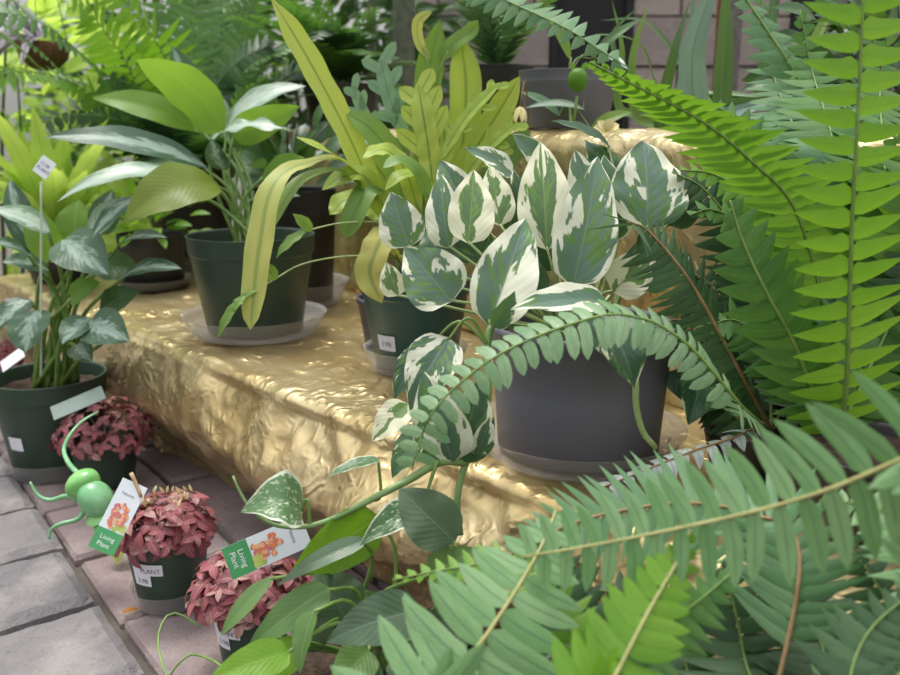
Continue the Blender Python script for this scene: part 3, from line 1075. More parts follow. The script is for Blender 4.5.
# ================================================================== LEFT GREEN POT ON THE BENCH, SILVER AGLAONEMA
pc = onz(256, 331, BZ)
ag = thing('potted_aglaonema', 'large silver leaved plant in the dark green pot on the gold bench', 'potted plant', pc)
p_ = pot_part(ag, (pc.x, pc.y, pc.z + .004), 0.115, 0.087, 0.178, M['pot_green'])
saucer('clear saucer under the dark green pot on the gold bench', (pc.x, pc.y, BZ), 0.132, 0.036, M['saucer'])
cr = pc + Vector((0, 0, 0.16))
AG = [
    ((208, 168, 1.58), (43, 138, 1.50), 38, 'silver', view(.1, .75, .9), {'prof': 'lance', 'arch': .1}),
    ((195, 178, 1.54), (58, 201, 1.45), 32, 'silver_pale', view(-.1, .8, .8), {'prof': 'lance', 'arch': .14}),
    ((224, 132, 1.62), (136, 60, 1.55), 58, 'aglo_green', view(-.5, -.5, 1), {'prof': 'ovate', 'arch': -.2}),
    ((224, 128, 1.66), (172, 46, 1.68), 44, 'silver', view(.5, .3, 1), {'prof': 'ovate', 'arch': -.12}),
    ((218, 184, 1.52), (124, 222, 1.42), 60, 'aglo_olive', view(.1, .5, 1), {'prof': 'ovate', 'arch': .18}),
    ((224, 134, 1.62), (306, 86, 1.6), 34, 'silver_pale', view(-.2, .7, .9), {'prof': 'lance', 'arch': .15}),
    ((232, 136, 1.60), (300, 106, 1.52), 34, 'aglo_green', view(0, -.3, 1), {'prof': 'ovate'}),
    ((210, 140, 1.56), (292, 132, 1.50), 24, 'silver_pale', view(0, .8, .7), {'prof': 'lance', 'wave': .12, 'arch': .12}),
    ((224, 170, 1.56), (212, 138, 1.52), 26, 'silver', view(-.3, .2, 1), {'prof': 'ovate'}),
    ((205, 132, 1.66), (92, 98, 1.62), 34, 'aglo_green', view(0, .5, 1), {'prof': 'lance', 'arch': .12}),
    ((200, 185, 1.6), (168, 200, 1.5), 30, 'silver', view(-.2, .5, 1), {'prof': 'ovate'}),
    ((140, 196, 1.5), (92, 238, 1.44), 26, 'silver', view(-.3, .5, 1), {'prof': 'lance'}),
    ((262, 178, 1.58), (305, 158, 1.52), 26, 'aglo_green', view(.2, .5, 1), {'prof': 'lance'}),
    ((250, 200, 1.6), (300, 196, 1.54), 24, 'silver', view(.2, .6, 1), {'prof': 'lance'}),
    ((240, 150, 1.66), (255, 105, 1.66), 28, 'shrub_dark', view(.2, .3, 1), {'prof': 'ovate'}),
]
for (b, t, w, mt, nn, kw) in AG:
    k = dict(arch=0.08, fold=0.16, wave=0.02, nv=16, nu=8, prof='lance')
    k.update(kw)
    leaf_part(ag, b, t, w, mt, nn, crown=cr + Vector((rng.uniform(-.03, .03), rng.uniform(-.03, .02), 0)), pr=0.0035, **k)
# silvery plastic sleeve standing in that pot is left out: it is part of the soil line

# pale cup saucer further back belongs to the black pot behind it
pc = onz(294, 300, BZ)
bp = thing('black_pot', 'tall black pot behind the dark green pot near the gold riser', 'plant pot', pc)
pot_part(bp, (pc.x, pc.y, pc.z + .004), 0.100, 0.086, 0.24, M['pot_black'])
saucer('clear saucer under the tall black pot near the gold riser', (pc.x, pc.y, BZ), 0.122, 0.045, M['saucer'])
cr = Vector((pc.x, pc.y, pc.z + .23))
mb = MB()
for i in range(46):
    a = rng.uniform(0, 6.28)
    e = rng.uniform(0.3, 1.3)
    d = Vector((math.cos(a) * math.cos(e), math.sin(a) * math.cos(e), math.sin(e)))
    q = cr + d * rng.uniform(0.03, 0.17)
    leaf_mesh(mb, q, q + (d + Vector((0, 0, -.3))).normalized() * 0.09, 0.038, view(rng.uniform(-.6, .6), .5, .7), 'ovate', nv=6, nu=4)
mb.build('foliage', M['shrub_dark'], bp)
mb = MB()
for i in range(9):
    a = rng.uniform(0, 6.28)
    tube(mb, [cr - Z * .03, cr + Vector((.03 * math.cos(a), .03 * math.sin(a), .08)), cr + Vector((.09 * math.cos(a), .09 * math.sin(a), .15))], .003, .0015, 8, 5)
mb.build('stem', M['trunk_dark'], bp)

# black pot at the far left of the bench
pc = onz(155, 287, BZ)
bl = thing('black_pot', 'black pot with small leaves at the far end of the gold bench', 'plant pot', pc)
pot_part(bl, (pc.x, pc.y, pc.z + .004), 0.078, 0.068, 0.125, M['pot_black'])
saucer('grey saucer under the small black pot at the bench end', (pc.x, pc.y, BZ), 0.084, 0.022, M['saucer_dark'])
cr = Vector((pc.x, pc.y, pc.z + .11))
mb = MB()
for i in range(60):
    a = rng.uniform(0, 6.28); e = rng.uniform(-.1, 1.3)
    d = Vector((math.cos(a) * math.cos(e), math.sin(a) * math.cos(e), math.sin(e)))
    q = cr + d * rng.uniform(0.03, 0.12) + Z * .02
    leaf_mesh(mb, q, q + (d + Vector((0, 0, -.3))).normalized() * 0.055, 0.02, view(rng.uniform(-.6, .6), .6, .7), 'lance', nv=6, nu=4)
mb.build('foliage', M['fern_bright'], bl)

# ================================================================== MIDDLE TEAL POT, YELLOW-GREEN STRAP FERN
pc = onz(416, 366, BZ)
sf = thing('potted_strap_fern', 'yellow green fern with long strap and lobed leaves in teal pot', 'potted plant', pc)
cc = (pc.x, pc.y, pc.z + .004)
p_ = pot_part(sf, cc, 0.086, 0.064, 0.142, M['pot_teal'])
sticker(sf, p_, cc, 0.086, 0.064, 0.142, 221, 247, 0.036, 0.060, M['sticker'], [('3.98', 227, 0.043, 0.011)])
saucer('clear saucer under the teal pot', (pc.x, pc.y, BZ), 0.082, 0.034, M['saucer'])
cr = pc + Vector((0, 0, 0.14))
crp = (416, 275, 1.36)
SF = [
    ([(385, 222, 1.33), (352, 143, 1.28), (312, 66, 1.24), (271, -3, 1.2)], 27, 'strap', view(.3, .3, 1), None, dict(wave=.06, prof='strap')),
    ([(380, 190, 1.3), (345, 160, 1.26), (300, 165, 1.2), (272, 188, 1.16), (259, 250, 1.14), (250, 330, 1.13)], 28, 'strap_old', view(-.1, .9, .6), view(-.1, .1, 1), dict(wave=.05, prof='drop')),
    ([(380, 195, 1.3), (352, 168, 1.26), (325, 150, 1.22), (296, 137, 1.2)], 16, 'strap', view(-.2, .8, .7), None, {}),
    ([(378, 200, 1.28), (340, 172, 1.24), (305, 178, 1.2), (285, 200, 1.18), (272, 230, 1.17)], 20, 'strap_green', view(-.3, .8, .7), None, {}),
    ([(428, 210, 1.36), (426, 150, 1.36), (428, 80, 1.34), (440, 20, 1.32)], 28, 'strap_green', view(.2, .1, 1), None, dict(wave=.05)),
    ([(450, 215, 1.36), (462, 150, 1.36), (466, 90, 1.34), (461, 36, 1.32)], 32, 'strap', view(-.1, .1, 1), None, dict(wave=.04)),
    ([(430, 60, 1.33), (419, 42, 1.32), (418, 22, 1.31), (432, 11, 1.3)], 11, 'strap_old', view(.2, .2, 1), None, {}),
    ([(440, 62, 1.33), (452, 45, 1.32), (470, 32, 1.31), (478, 20, 1.3)], 17, 'strap_green', view(0, .3, 1), None, {}),
    ([(440, 215, 1.34), (475, 150, 1.32), (500, 110, 1.3), (520, 76, 1.28)], 26, 'strap', view(.2, .3, 1), None, dict(wave=.05)),
    ([(436, 220, 1.3), (430, 160, 1.29), (424, 120, 1.28), (418, 84, 1.28)], 66, 'strap', view(-.1, .2, 1), None, dict(lobes=4, wave=.04)),
    ([(455, 190, 1.3), (485, 150, 1.28), (518, 122, 1.26)], 36, 'strap', view(.2, .5, 1), None, dict(lobes=3)),
    ([(440, 160, 1.28), (465, 118, 1.28), (500, 82, 1.28)], 34, 'strap', view(.1, .5, 1), None, dict(lobes=3)),
    ([(408, 140, 1.34), (392, 105, 1.32), (380, 58, 1.31)], 46, 'strap_blue', view(-.2, .3, 1), None, dict(lobes=3)),
    ([(385, 150, 1.36), (365, 115, 1.34), (352, 85, 1.33)], 34, 'strap_blue', view(-.3, .3, 1), None, dict(lobes=3)),
    ([(400, 262, 1.3), (385, 236, 1.24), (374, 256, 1.22), (370, 275, 1.22), (382, 303, 1.22)], 30, 'strap_old', view(-.2, .7, .8), view(0, .1, 1), dict(wave=.07)),
    ([(385, 190, 1.28), (368, 190, 1.26), (354, 215, 1.24), (345, 238, 1.24)], 26, 'strap_green', view(-.2, .4, 1), None, {}),
    ([(392, 230, 1.3), (380, 200, 1.28), (362, 175, 1.26), (340, 178, 1.25), (322, 190, 1.25)], 22, 'strap', view(-.2, .6, .9), None, {}),
    ([(405, 215, 1.32), (395, 165, 1.3), (372, 130, 1.28), (345, 112, 1.27)], 26, 'strap_green', view(-.2, .5, 1), None, {}),
    ([(420, 215, 1.28), (405, 170, 1.26), (385, 150, 1.24), (362, 158, 1.22)], 20, 'strap', view(-.2, .6, .9), None, dict(wave=.08)),
    ([(446, 225, 1.3), (425, 180, 1.26), (402, 175, 1.23), (385, 190, 1.22)], 18, 'strap', view(0, .8, .7), None, {}),
    ([(395, 220, 1.34), (350, 200, 1.34), (330, 215, 1.33)], 24, 'strap', view(-.2, .6, 1), None, dict(wave=.06)),
    ([(420, 220, 1.4), (405, 150, 1.42), (410, 90, 1.42)], 28, 'strap_green', view(-.1, .2, 1), None, dict(lobes=3)),
    ([(470, 220, 1.38), (500, 165, 1.4), (530, 130, 1.4)], 28, 'strap_green', view(.2, .3, 1), None, {}),
    ([(440, 220, 1.42), (445, 140, 1.44), (430, 100, 1.44)], 34, 'strap', view(.1, .2, 1), None, dict(lobes=4)),
    ([(400, 200, 1.36), (375, 165, 1.36), (352, 150, 1.36)], 26, 'strap', view(-.2, .4, 1), None, dict(wave=.06)),
    ([(430, 200, 1.24), (418, 172, 1.22), (400, 160, 1.21), (383, 168, 1.2)], 17, 'strap_green', view(-.1, .7, .8), None, {}),
    ([(480, 210, 1.34), (498, 175, 1.34), (505, 150, 1.34)], 26, 'strap', view(.2, .3, 1), None, dict(lobes=2)),
]
for (pts, w, mt, n0, n1, kw) in SF:
    d = pts[len(pts) // 2][2]
    mb = MB()
    kw = dict(kw)
    if 'lobes' in kw: lobed_leaf(mb, [at(*p) for p in pts], px_w(w, d), n0, **kw)
    else: ribbon(mb, [at(*p) for p in pts], px_w(w, d), n0, n1, **kw)
    lf = mb.build('leaf', M[mt], sf)
    pm = MB()
    B = at(*pts[0]); c1 = cr + Vector((rng.uniform(-.03, .03), rng.uniform(-.03, .03), 0))
    T1 = (at(*pts[1]) - B).normalized()
    tube(pm, [c1, c1.lerp(B, .5) + Z * .01, B, B + T1 * .02], .0018, .0012, 10, 5)
    pm.build('petiole', M['stem'], lf)
for (path, tips) in (
        ([(395, 222, 1.3), (360, 222, 1.24), (335, 224, 1.2), (306, 231, 1.17)], [((312, 231, 1.17), (293, 214, 1.15), 13), ((306, 231, 1.17), (276, 258, 1.14), 12)]),
        ([(398, 258, 1.3), (370, 256, 1.24), (338, 257, 1.2), (300, 265, 1.17), (272, 281, 1.15)], [((276, 280, 1.15), (263, 262, 1.14), 15), ((268, 282, 1.15), (240, 300, 1.13), 12)]),
        ([(272, 281, 1.15), (255, 290, 1.14), (240, 300, 1.13)], [((242, 298, 1.13), (218, 338, 1.12), 11), ((245, 296, 1.13), (232, 312, 1.12), 10)])):
    pm = MB()
    tube(pm, [at(*p) for p in path], .0016, .0011, 20, 5)
    rn_ = pm.build('runner', M['stem_pale'], sf)
    for (b, t, w) in tips:
        mb = MB()
        leaf_mesh(mb, at(*b), at(*t), px_w(w, b[2]), view(-.2, .4, 1), 'lance', .1, .2, wave=.08)
        mb.build('leaf', M['strap_green'], rn_)

# plum pot half hidden behind the teal pot
pc = onz(396, 343, BZ)
pp = thing('plum_pot', 'plum coloured pot half hidden behind the teal pot', 'plant pot', pc)
pot_part(pp, (pc.x, pc.y, pc.z), 0.066, 0.055, 0.085, M['pot_purple'], rim=False)

# ================================================================== LEFT POT ON THE BRICKS
pc = onz(69, 465, 0.003)
pc = pc - NI * .02
la = thing('potted_aglaonema', 'bushy silver mottled plant in dark green pot on the bricks', 'potted plant', pc)
cc = (pc.x, pc.y, pc.z + .004)
p_ = pot_part(la, cc, 0.103, 0.078, 0.185, M['pot_green'])
sticker(la, p_, cc, 0.103, 0.078, 0.185, 238, 258, 0.062, 0.088, M['sticker'], [])
saucer('smoky saucer under the dark green pot on the bricks', (pc.x, pc.y, 0.003), 0.094, 0.034, M['saucer_thin'])
cr = pc + Vector((0, 0, 0.168))
LA = [
    ((62, 240, 1.5), (108, 275, 1.44), 46, 'silver', view(.1, .5, 1)),
    ((118, 246, 1.52), (167, 238, 1.46), 20, 'silver', view(.1, .8, .7)),
    ((122, 278, 1.52), (182, 269, 1.45), 23, 'silver', view(.1, .7, .8)),
    ((88, 238, 1.54), (136, 198, 1.5), 26, 'silver_pale', view(.2, .5, 1)),
    ((38, 310, 1.46), (26, 353, 1.42), 42, 'silver', view(-.2, .3, 1)),
    ((92, 318, 1.48), (62, 344, 1.42), 30, 'silver', view(-.1, .4, 1)),
    ((88, 322, 1.46), (129, 341, 1.42), 38, 'silver', view(.1, .4, 1)),
    ((100, 312, 1.52), (140, 292, 1.48), 28, 'shrub_dark', view(.2, .4, 1)),
    ((30, 256, 1.48), (-6, 243, 1.42), 26, 'silver', view(-.1, .6, .9)),
    ((50, 232, 1.5), (-8, 210, 1.45), 30, 'silver_pale', view(-.1, .8, .8)),
    ((48, 270, 1.52), (2, 262, 1.46), 26, 'silver', view(-.2, .6, 1)),
    ((60, 262, 1.56), (30, 205, 1.56), 32, 'aglo_green', view(-.2, .2, 1)),
    ((75, 250, 1.58), (78, 200, 1.6), 34, 'aglo_green', view(.1, .2, 1)),
    ((98, 268, 1.56), (140, 270, 1.56), 30, 'shrub_dark', view(.1, .5, 1)),
    ((70, 300, 1.5), (100, 282, 1.48), 24, 'aglo_green', view(.1, .5, 1)),
    ((30, 300, 1.5), (-4, 330, 1.46), 30, 'silver', view(-.2, .5, 1)),
    ((108, 340, 1.5), (122, 318, 1.48), 22, 'shrub_dark', view(.3, .3, 1)),
    ((40, 250, 1.6), (10, 180, 1.62), 30, 'silver', view(-.3, .3, 1)),
    ((75, 345, 1.5), (92, 362, 1.46), 22, 'silver', view(.2, .4, 1)),
    ((100, 235, 1.58), (112, 190, 1.58), 26, 'silver', view(.3, .3, 1)),
]
for (b, t, w, mt, nn) in LA:
    leaf_part(la, b, t, w * 1.16, mt, nn, crown=cr + Vector((rng.uniform(-.045, .045), rng.uniform(-.04, .03), 0)), pr=0.004, prof='ovate', arch=.1, fold=.14, wave=.02)
# stake with tag in that pot
st = thing('plant_stake', 'clear stake with a tilted white price tag in the mottled plant', 'plant label', at(41, 366, 1.47))
mb = MB(); tube(mb, [at(41, 376, 1.47), at(41, 280, 1.44), at(41, 182, 1.41)], .0022, .0020, 10, 6); mb.build('stake', M['stake'], st)


def card(mb, o, u, v, w, h, t, x0=0, y0=0, x1=1, y1=1, off=0.0):
    """thin card: o corner, u/v unit axes; covers the fraction x0..x1, y0..y1"""
    n = u.cross(v).normalized()
    c = [o + u * (w * x) + v * (h * y) + n * off for (x, y) in ((x0, y0), (x1, y0), (x1, y1), (x0, y1))]
    mb.add(c + [p - n * t for p in c], [(0, 1, 2, 3), (7, 6, 5, 4), (0, 4, 5, 1), (1, 5, 6, 2), (2, 6, 7, 3), (3, 7, 4, 0)])
    return n


def flat_text(parent, txt, o, u, v, size, mat, off=0.0006):
    n = u.cross(v).normalized()
    vs, fs = text_mesh(txt, size)
    MB().add([o + u * p.x + v * p.y + n * off for p in vs], fs).build('lettering', mat, parent, smooth=False)


o = at(32, 170, 1.41); u = (at(45, 179.5, 1.41) - o).normalized(); v = (at(47, 157, 1.41) - o)
n_ = u.cross(v).normalized(); v = n_.cross(u).normalized()
mb = MB(); card(mb, o, u, v, .027, .031, .001); cdo = mb.build('tag', M['card_white'], st, smooth=False)
for k_, tx in enumerate(('12.98', 'PLANT')):
    flat_text(cdo, tx, o + u * .003 + v * (.017 - .009 * k_), u, v, .008, M['ink'])


# ================================================================== FITTONIAS
def fittonia(label, px, py, r, h, fr, fh, pink=0.15, z=0.003, stk=None, lean=(0, 0), n=120, lines=(), sauc=None):
    pc = onz(px, py, z)
    root = thing('potted_fittonia', label, 'potted plant', pc)
    cc = (pc.x, pc.y, pc.z + .003)
    p_ = pot_part(root, cc, r, r * 0.78, h, M['pot_green'])
    if stk: sticker(root, p_, cc, r, r * .78, h, stk[0], stk[1], stk[2], stk[3], M['sticker'], lines, True)
    if sauc: saucer(sauc, (pc.x, pc.y, z), r * 0.95, 0.026, M['saucer_thin'])
    top = pc + Z * (h * 1.06) + Vector((lean[0], lean[1], 0))
    m1, m2 = MB(), MB()
    cnt = 0
    for i in range(n):
        fi = i * 2.39996
        q = math.sqrt((i + .5) / n)
        e = (1 - q) * 1.5
        el = math.pi / 2 * (1 - q) - 0.22 * q
        d = Vector((math.cos(fi) * math.cos(el), math.sin(fi) * math.cos(el), math.sin(el)))
        c = top + Vector((d.x * fr, d.y * fr, d.z * fh)) * rng.uniform(.82, 1.05)
        nn = (d * .7 + Z * .5 + Vector((rng.uniform(-.3, .3), rng.uniform(-.3, .3), rng.uniform(-.3, .3)))).normalized()
        a0 = rng.uniform(0, 6.28)
        s = nn.cross(Vector((.3, .9, .2))).normalized(); t = nn.cross(s)
        for k in range(4):
            a = a0 + k * math.pi / 2 + rng.uniform(-.25, .25)
            l = .021 * rng.uniform(.75, 1.2) * (1.0 if k % 2 else .8)
            dr = (s * math.cos(a) + t * math.sin(a) - nn * .22).normalized()
            mm = m2 if rng.random() < pink else m1
            leaf_mesh(mm, c, c + dr * l, l * .62, nn, 'ovate', .1, .2, nv=6, nu=4)
    m1.build('foliage', M['fit'], root)
    if m2.v: m2.build('foliage', M['fit_pink'], root, 'paler pink leaves')
    st_ = MB()
    for i in range(14):
        fi = i * 2.4
        tube(st_, [Vector((pc.x, pc.y, pc.z + h * .86)), top + Vector((math.cos(fi) * fr * .5, math.sin(fi) * fr * .5, fh * .3)), top + Vector((math.cos(fi) * fr * .8, math.sin(fi) * fr * .8, fh * .4))], .0016, .0012, 7, 5)
    st_.build('stem', M['fit_pink'], root)
    return root


f1 = fittonia('red leaved fittonia in front of the mottled plant, furthest back of three', 108, 481, .062, .088, .090, .064, .18, n=62)
f2 = fittonia('red leaved fittonia with notched white sticker standing on clear saucer', 172, 598, .056, .100, .064, .048, .15, stk=(230, 280, .042, .076), n=64,
              lines=[('PLANT', 246, .063, .0095), ('3.98', 238, .047, .0095)], sauc='clear saucer under the red fittonia with a sticker')
f3 = fittonia('dusky pink fittonia nearest the camera, under the fallen green card', 254, 655, .050, .088, .068, .050, .34, stk=(216, 266, .030, .064), n=95,
              lines=[('PLANT', 228, .051, .0095), ('3.98', 226, .036, .0095)])
f4 = fittonia('red leaved fittonia cut off by the left edge of the view', -8, 402, .060, .095, .070, .055, .2, n=70)

# dried flower heads on the middle fittonia
pc = onz(175, 599, 0.003)
dm = MB()
for i in range(26):
    q = pc + Vector((rng.uniform(-.035, .035), rng.uniform(-.03, .03), .150 + rng.uniform(-.004, .006)))
    d = Vector((rng.uniform(-.5, .5), rng.uniform(-.5, .5), .8)).normalized()
    leaf_mesh(dm, q, q + d * .012, .004, Vector((0, -1, .3)).normalized(), 'lance', nv=4, nu=2)
tag(dm.build('dried_flower', M['cream'], f2, 'tan dried flower heads'), kind='stuff')


# picture cards
def plant_card(label, o, u, v, w, h, clip=None):
    root = thing('plant_card', label, 'plant label', o)
    n = u.cross(v).normalized()
    mb = MB(); card(mb, o, u, v, w, h, .0008); mb.build('card', M['card_white'], root, smooth=False)
    mb = MB(); card(mb, o, u, v, w, h, .0002, 0, 0, 1, .30, .0003); gp = mb.build('green_panel', M['card_green'], root, smooth=False)
    for k_, tx in enumerate(('Living', 'Plant')):
        flat_text(gp, tx, o + u * (w * .22) + v * (h * (.165 - .10 * k_)), u, v, w * .25, M['white_ink'])
    mb = MB()                                          # ragged flower cluster
    for i in range(34):
        a, rr = rng.uniform(0, 6.28), math.sqrt(rng.random())
        cx, cy = .48 + .34 * rr * math.cos(a), .50 + .17 * rr * math.sin(a)
        c = o + u * (w * cx) + v * (h * cy) + n * (.0005 + .00001 * i)
        k6 = [c + (u * math.cos(q * 1.0472) + v * math.sin(q * 1.0472)) * w * rng.uniform(.07, .12) for q in range(6)]
        mb.add(k6, [(0, 1, 2, 3, 4, 5)])
    mb.build('flower_picture', M['flower'], root, smooth=False)
    mb = MB()
    for i in range(14):
        cx, cy = rng.uniform(.55, .92), rng.uniform(.31, .42)
        c = o + u * (w * cx) + v * (h * cy) + n * (.0004 + .00001 * i)
        k6 = [c + (u * math.cos(q * 1.0472) + v * math.sin(q * 1.0472)) * w * .09 for q in range(6)]
        mb.add(k6, [(0, 1, 2, 3, 4, 5)])
    mb.build('leaf_picture', M['card_leaf'], root, smooth=False)
    flat_text(root, 'Fittonia', o + u * (w * .22) + v * (h * .80), u, v, w * .16, M['ink'])
    return root


def card_frame(bl, br, tl, d0, d1):
    o = at(bl[0], bl[1], d0); u = at(br[0], br[1], d0) - o; v = at(tl[0], tl[1], d1) - o
    w = u.length; u.normalize()
    v = v - u * v.dot(u); h = v.length
    return o, u, v.normalized(), w, h


o, u, v, w, h = card_frame((88, 546), (113, 557), (131, 481), 1.09, 1.11)
plant_card('white and green picture card clipped upright to the red fittonia', o, u, v, w, h)
c1 = at(139, 489, 1.10)
ck = thing('wooden_clip', 'small wooden clip at the top of the upright picture card', 'clip', c1)
for sg in (-1, 1):
    mb = MB(); tube(mb, [at(131, 473, 1.115 + sg * .004), at(137, 486, 1.112 + sg * .003), at(141, 497, 1.108 + sg * .0022)], .0028, .002, 6, 6)
    mb.build('jaw', M['wood_clip'], ck)
o, u, v, w, h = card_frame((233, 580), (221, 549), (308, 535), .985, 1.01)
n_ = u.cross(v)
if n_.dot(FW) > 0:
    o, u, v, w, h = card_frame((221, 549), (233, 580), (296, 503), .985, 1.01)
plant_card('white and green picture card lying tilted across the dusky pink fittonia', o, u, v, w, h)
o, u, v, w, h = card_frame((52, 408), (102, 390), (56, 417), 1.46, 1.45)
tg = thing('plant_card', 'blank grey green card leaning on the rim behind the furthest fittonia', 'plant label', o)
mb = MB(); o = at(54, 420, 1.42); u = (at(106, 398, 1.44) - o); v = at(50, 407, 1.45) - o
mb.add([o, o + u, o + u + v, o + v, o + Z * -.001, o + u - Z * .001, o + u + v - Z * .001, o + v - Z * .001], [(0, 1, 2, 3), (7, 6, 5, 4), (0, 4, 5, 1), (1, 5, 6, 2), (2, 6, 7, 3), (3, 7, 4, 0)])
mb.build('card', M['blank_card'], tg, smooth=False)
tgw = MB(); o = at(3, 372, 1.62); u = at(25, 356, 1.62) - o; v = at(0, 362, 1.66) - o
tgw.add([o, o + u, o + u + v, o + v, o - Z * .001, o + u - Z * .001, o + u + v - Z * .001, o + v - Z * .001], [(0, 1, 2, 3), (7, 6, 5, 4), (0, 4, 5, 1), (1, 5, 6, 2), (2, 6, 7, 3), (3, 7, 4, 0)])
tag(tgw.build('price_tag', M['sticker'], None, smooth=False, loc=o), 'white tag beside the fittonia at the left edge', 'plant label')

# ================================================================== GREEN ORNAMENT
oc = onz(90, 525, 0.003)
on = thing('garden_ornament', 'glossy green bulbous garden ornament with thin curling limbs on the bricks', 'ornament', oc)


def blob(mb, c, ax, r0, r1, ridge=0.0, seg=24, rings=16):
    ax = ax.normalized()
    a = ax.cross(Vector((.2, .3, .9))).normalized(); b = ax.cross(a)
    vv, ff = [], []
    for i in range(rings + 1):
        ph = math.pi * i / rings
        for k in range(seg):
            th = 2 * math.pi * k / seg
            rr = r0 * math.sin(ph) * (1 + ridge * abs(math.sin(th * 1.5)))
            vv.append(c + ax * (r1 * math.cos(ph)) + (a * math.cos(th) + b * math.sin(th)) * max(rr, 1e-4))
    for i in range(rings):
        for k in range(seg):
            k2 = (k + 1) % seg
            ff.append((i * seg + k, i * seg + k2, (i + 1) * seg + k2, (i + 1) * seg + k))
    mb.add(vv, ff)


OD = 1.24
mb = MB(); blob(mb, at(83, 484, OD), view(.8, .5, .1), .023, .026, -.12); mb.build('head', M['ornament'], on)
mb = MB(); blob(mb, at(95, 499, OD - .01), view(.5, -.6, .2), .025, .029, -.08); mb.build('body', M['ornament_body'], on)
mb = MB(); leaf_mesh(mb, at(94, 532, OD - .02), at(130, 492, OD), .036, view(-.3, .5, 1), 'ovate', .15, -.2); 
leaf_mesh(mb, at(86, 524, OD - .02), at(120, 503, OD), .036, view(-.3, .7, .8), 'ovate', .15, -.2); mb.build('wing', M['ornament'], on)
for pts in ([(78, 500, OD), (66, 496, OD), (50, 500, OD), (38, 495, OD), (30, 482, OD)], [(84, 512, OD - .01), (76, 520, OD - .02), (60, 524, OD - .03), (51, 530, OD - .03), (49, 539, OD - .03)],
            [(78, 474, OD), (68, 462, OD + .03), (64, 448, OD + .06), (72, 432, OD + .1), (84, 420, OD + .12), (98, 412, OD + .14)], [(96, 515, OD - .01), (106, 528, OD), (110, 534, OD + .01)]):
    mb = MB(); tube(mb, [at(*p) for p in pts], .0042, .0018, 20, 7); mb.build('limb', M['ornament_body'], on)
fl = MB()
q = onz(128, 552, .004)
leaf_mesh(fl, q + Vector((-.004, .005, .045)), q + Vector((.002, -.045, .002)), .034, view(-.2, .5, 1), 'ovate', .1, .2)
tag(fl.build('fallen_leaf', M['strap_old'], None, loc=q), 'yellow green leaf lying under the upright picture card', 'leaf')
fl = MB()
q = onz(133, 563, .004)
ck2 = onz(122, 612, .004)
leaf_mesh(fl, ck2, ck2 + Vector((.022, .004, .002)), .012, Z, 'ovate', .05, .1)
tag(fl.build('fallen_leaf', M['blade_orange'], None, loc=ck2), 'small orange leaf on the brick beside the clear saucer', 'leaf')

# ================================================================== FOREGROUND PHILODENDRON
pc = Vector((-0.085, 0.775, 0.003))
ph_ = thing('potted_philodendron', 'glossy green heart leaved plant in black pot before the foil', 'potted plant', pc)
pot_part(ph_, (pc.x, pc.y, pc.z), 0.078, 0.062, 0.13, M['pot_black'])
cr = pc + Z * .12
PH = [
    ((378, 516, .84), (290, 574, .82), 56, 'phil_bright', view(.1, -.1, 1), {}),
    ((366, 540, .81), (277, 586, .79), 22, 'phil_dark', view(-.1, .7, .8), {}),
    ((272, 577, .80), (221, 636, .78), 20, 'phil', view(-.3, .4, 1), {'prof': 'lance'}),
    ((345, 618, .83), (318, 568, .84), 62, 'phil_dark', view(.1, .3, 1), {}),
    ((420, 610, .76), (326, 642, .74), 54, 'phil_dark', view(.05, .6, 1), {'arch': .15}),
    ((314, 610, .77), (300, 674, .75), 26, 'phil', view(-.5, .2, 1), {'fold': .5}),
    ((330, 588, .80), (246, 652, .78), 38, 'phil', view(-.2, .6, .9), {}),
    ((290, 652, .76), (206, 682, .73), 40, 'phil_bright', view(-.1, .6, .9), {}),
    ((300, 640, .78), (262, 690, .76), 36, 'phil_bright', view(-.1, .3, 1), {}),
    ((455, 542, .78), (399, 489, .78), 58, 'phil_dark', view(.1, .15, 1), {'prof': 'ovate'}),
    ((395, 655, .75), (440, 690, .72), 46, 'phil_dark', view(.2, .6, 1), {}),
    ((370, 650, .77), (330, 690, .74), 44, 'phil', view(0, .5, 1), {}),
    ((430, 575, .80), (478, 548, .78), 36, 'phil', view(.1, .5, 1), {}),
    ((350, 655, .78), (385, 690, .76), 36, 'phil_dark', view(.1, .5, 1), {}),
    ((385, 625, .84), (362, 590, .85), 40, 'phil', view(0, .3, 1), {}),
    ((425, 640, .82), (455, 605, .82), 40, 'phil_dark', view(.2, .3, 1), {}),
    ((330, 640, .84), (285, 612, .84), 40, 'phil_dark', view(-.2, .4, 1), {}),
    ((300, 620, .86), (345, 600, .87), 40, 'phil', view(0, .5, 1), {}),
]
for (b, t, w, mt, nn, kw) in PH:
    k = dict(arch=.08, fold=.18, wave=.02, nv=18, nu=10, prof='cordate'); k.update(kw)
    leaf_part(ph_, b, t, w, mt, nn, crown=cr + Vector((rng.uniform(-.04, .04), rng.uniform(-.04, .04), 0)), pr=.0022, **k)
for pts in ([(262, 640, .80), (205, 695, .84), (176, 690, .87), (161, 660, .9), (159, 632, .94), (169, 614, .96), (184, 616, .97), (200, 628, .97)],
            [(262, 645, .80), (235, 672, .83), (212, 660, .86), (190, 655, .88), (172, 672, .88), (166, 690, .88)]):
    mb = MB(); tube(mb, [cr] + [at(*p) for p in pts], .0024, .0010, 40, 6); mb.build('tendril', M['stem'], ph_)

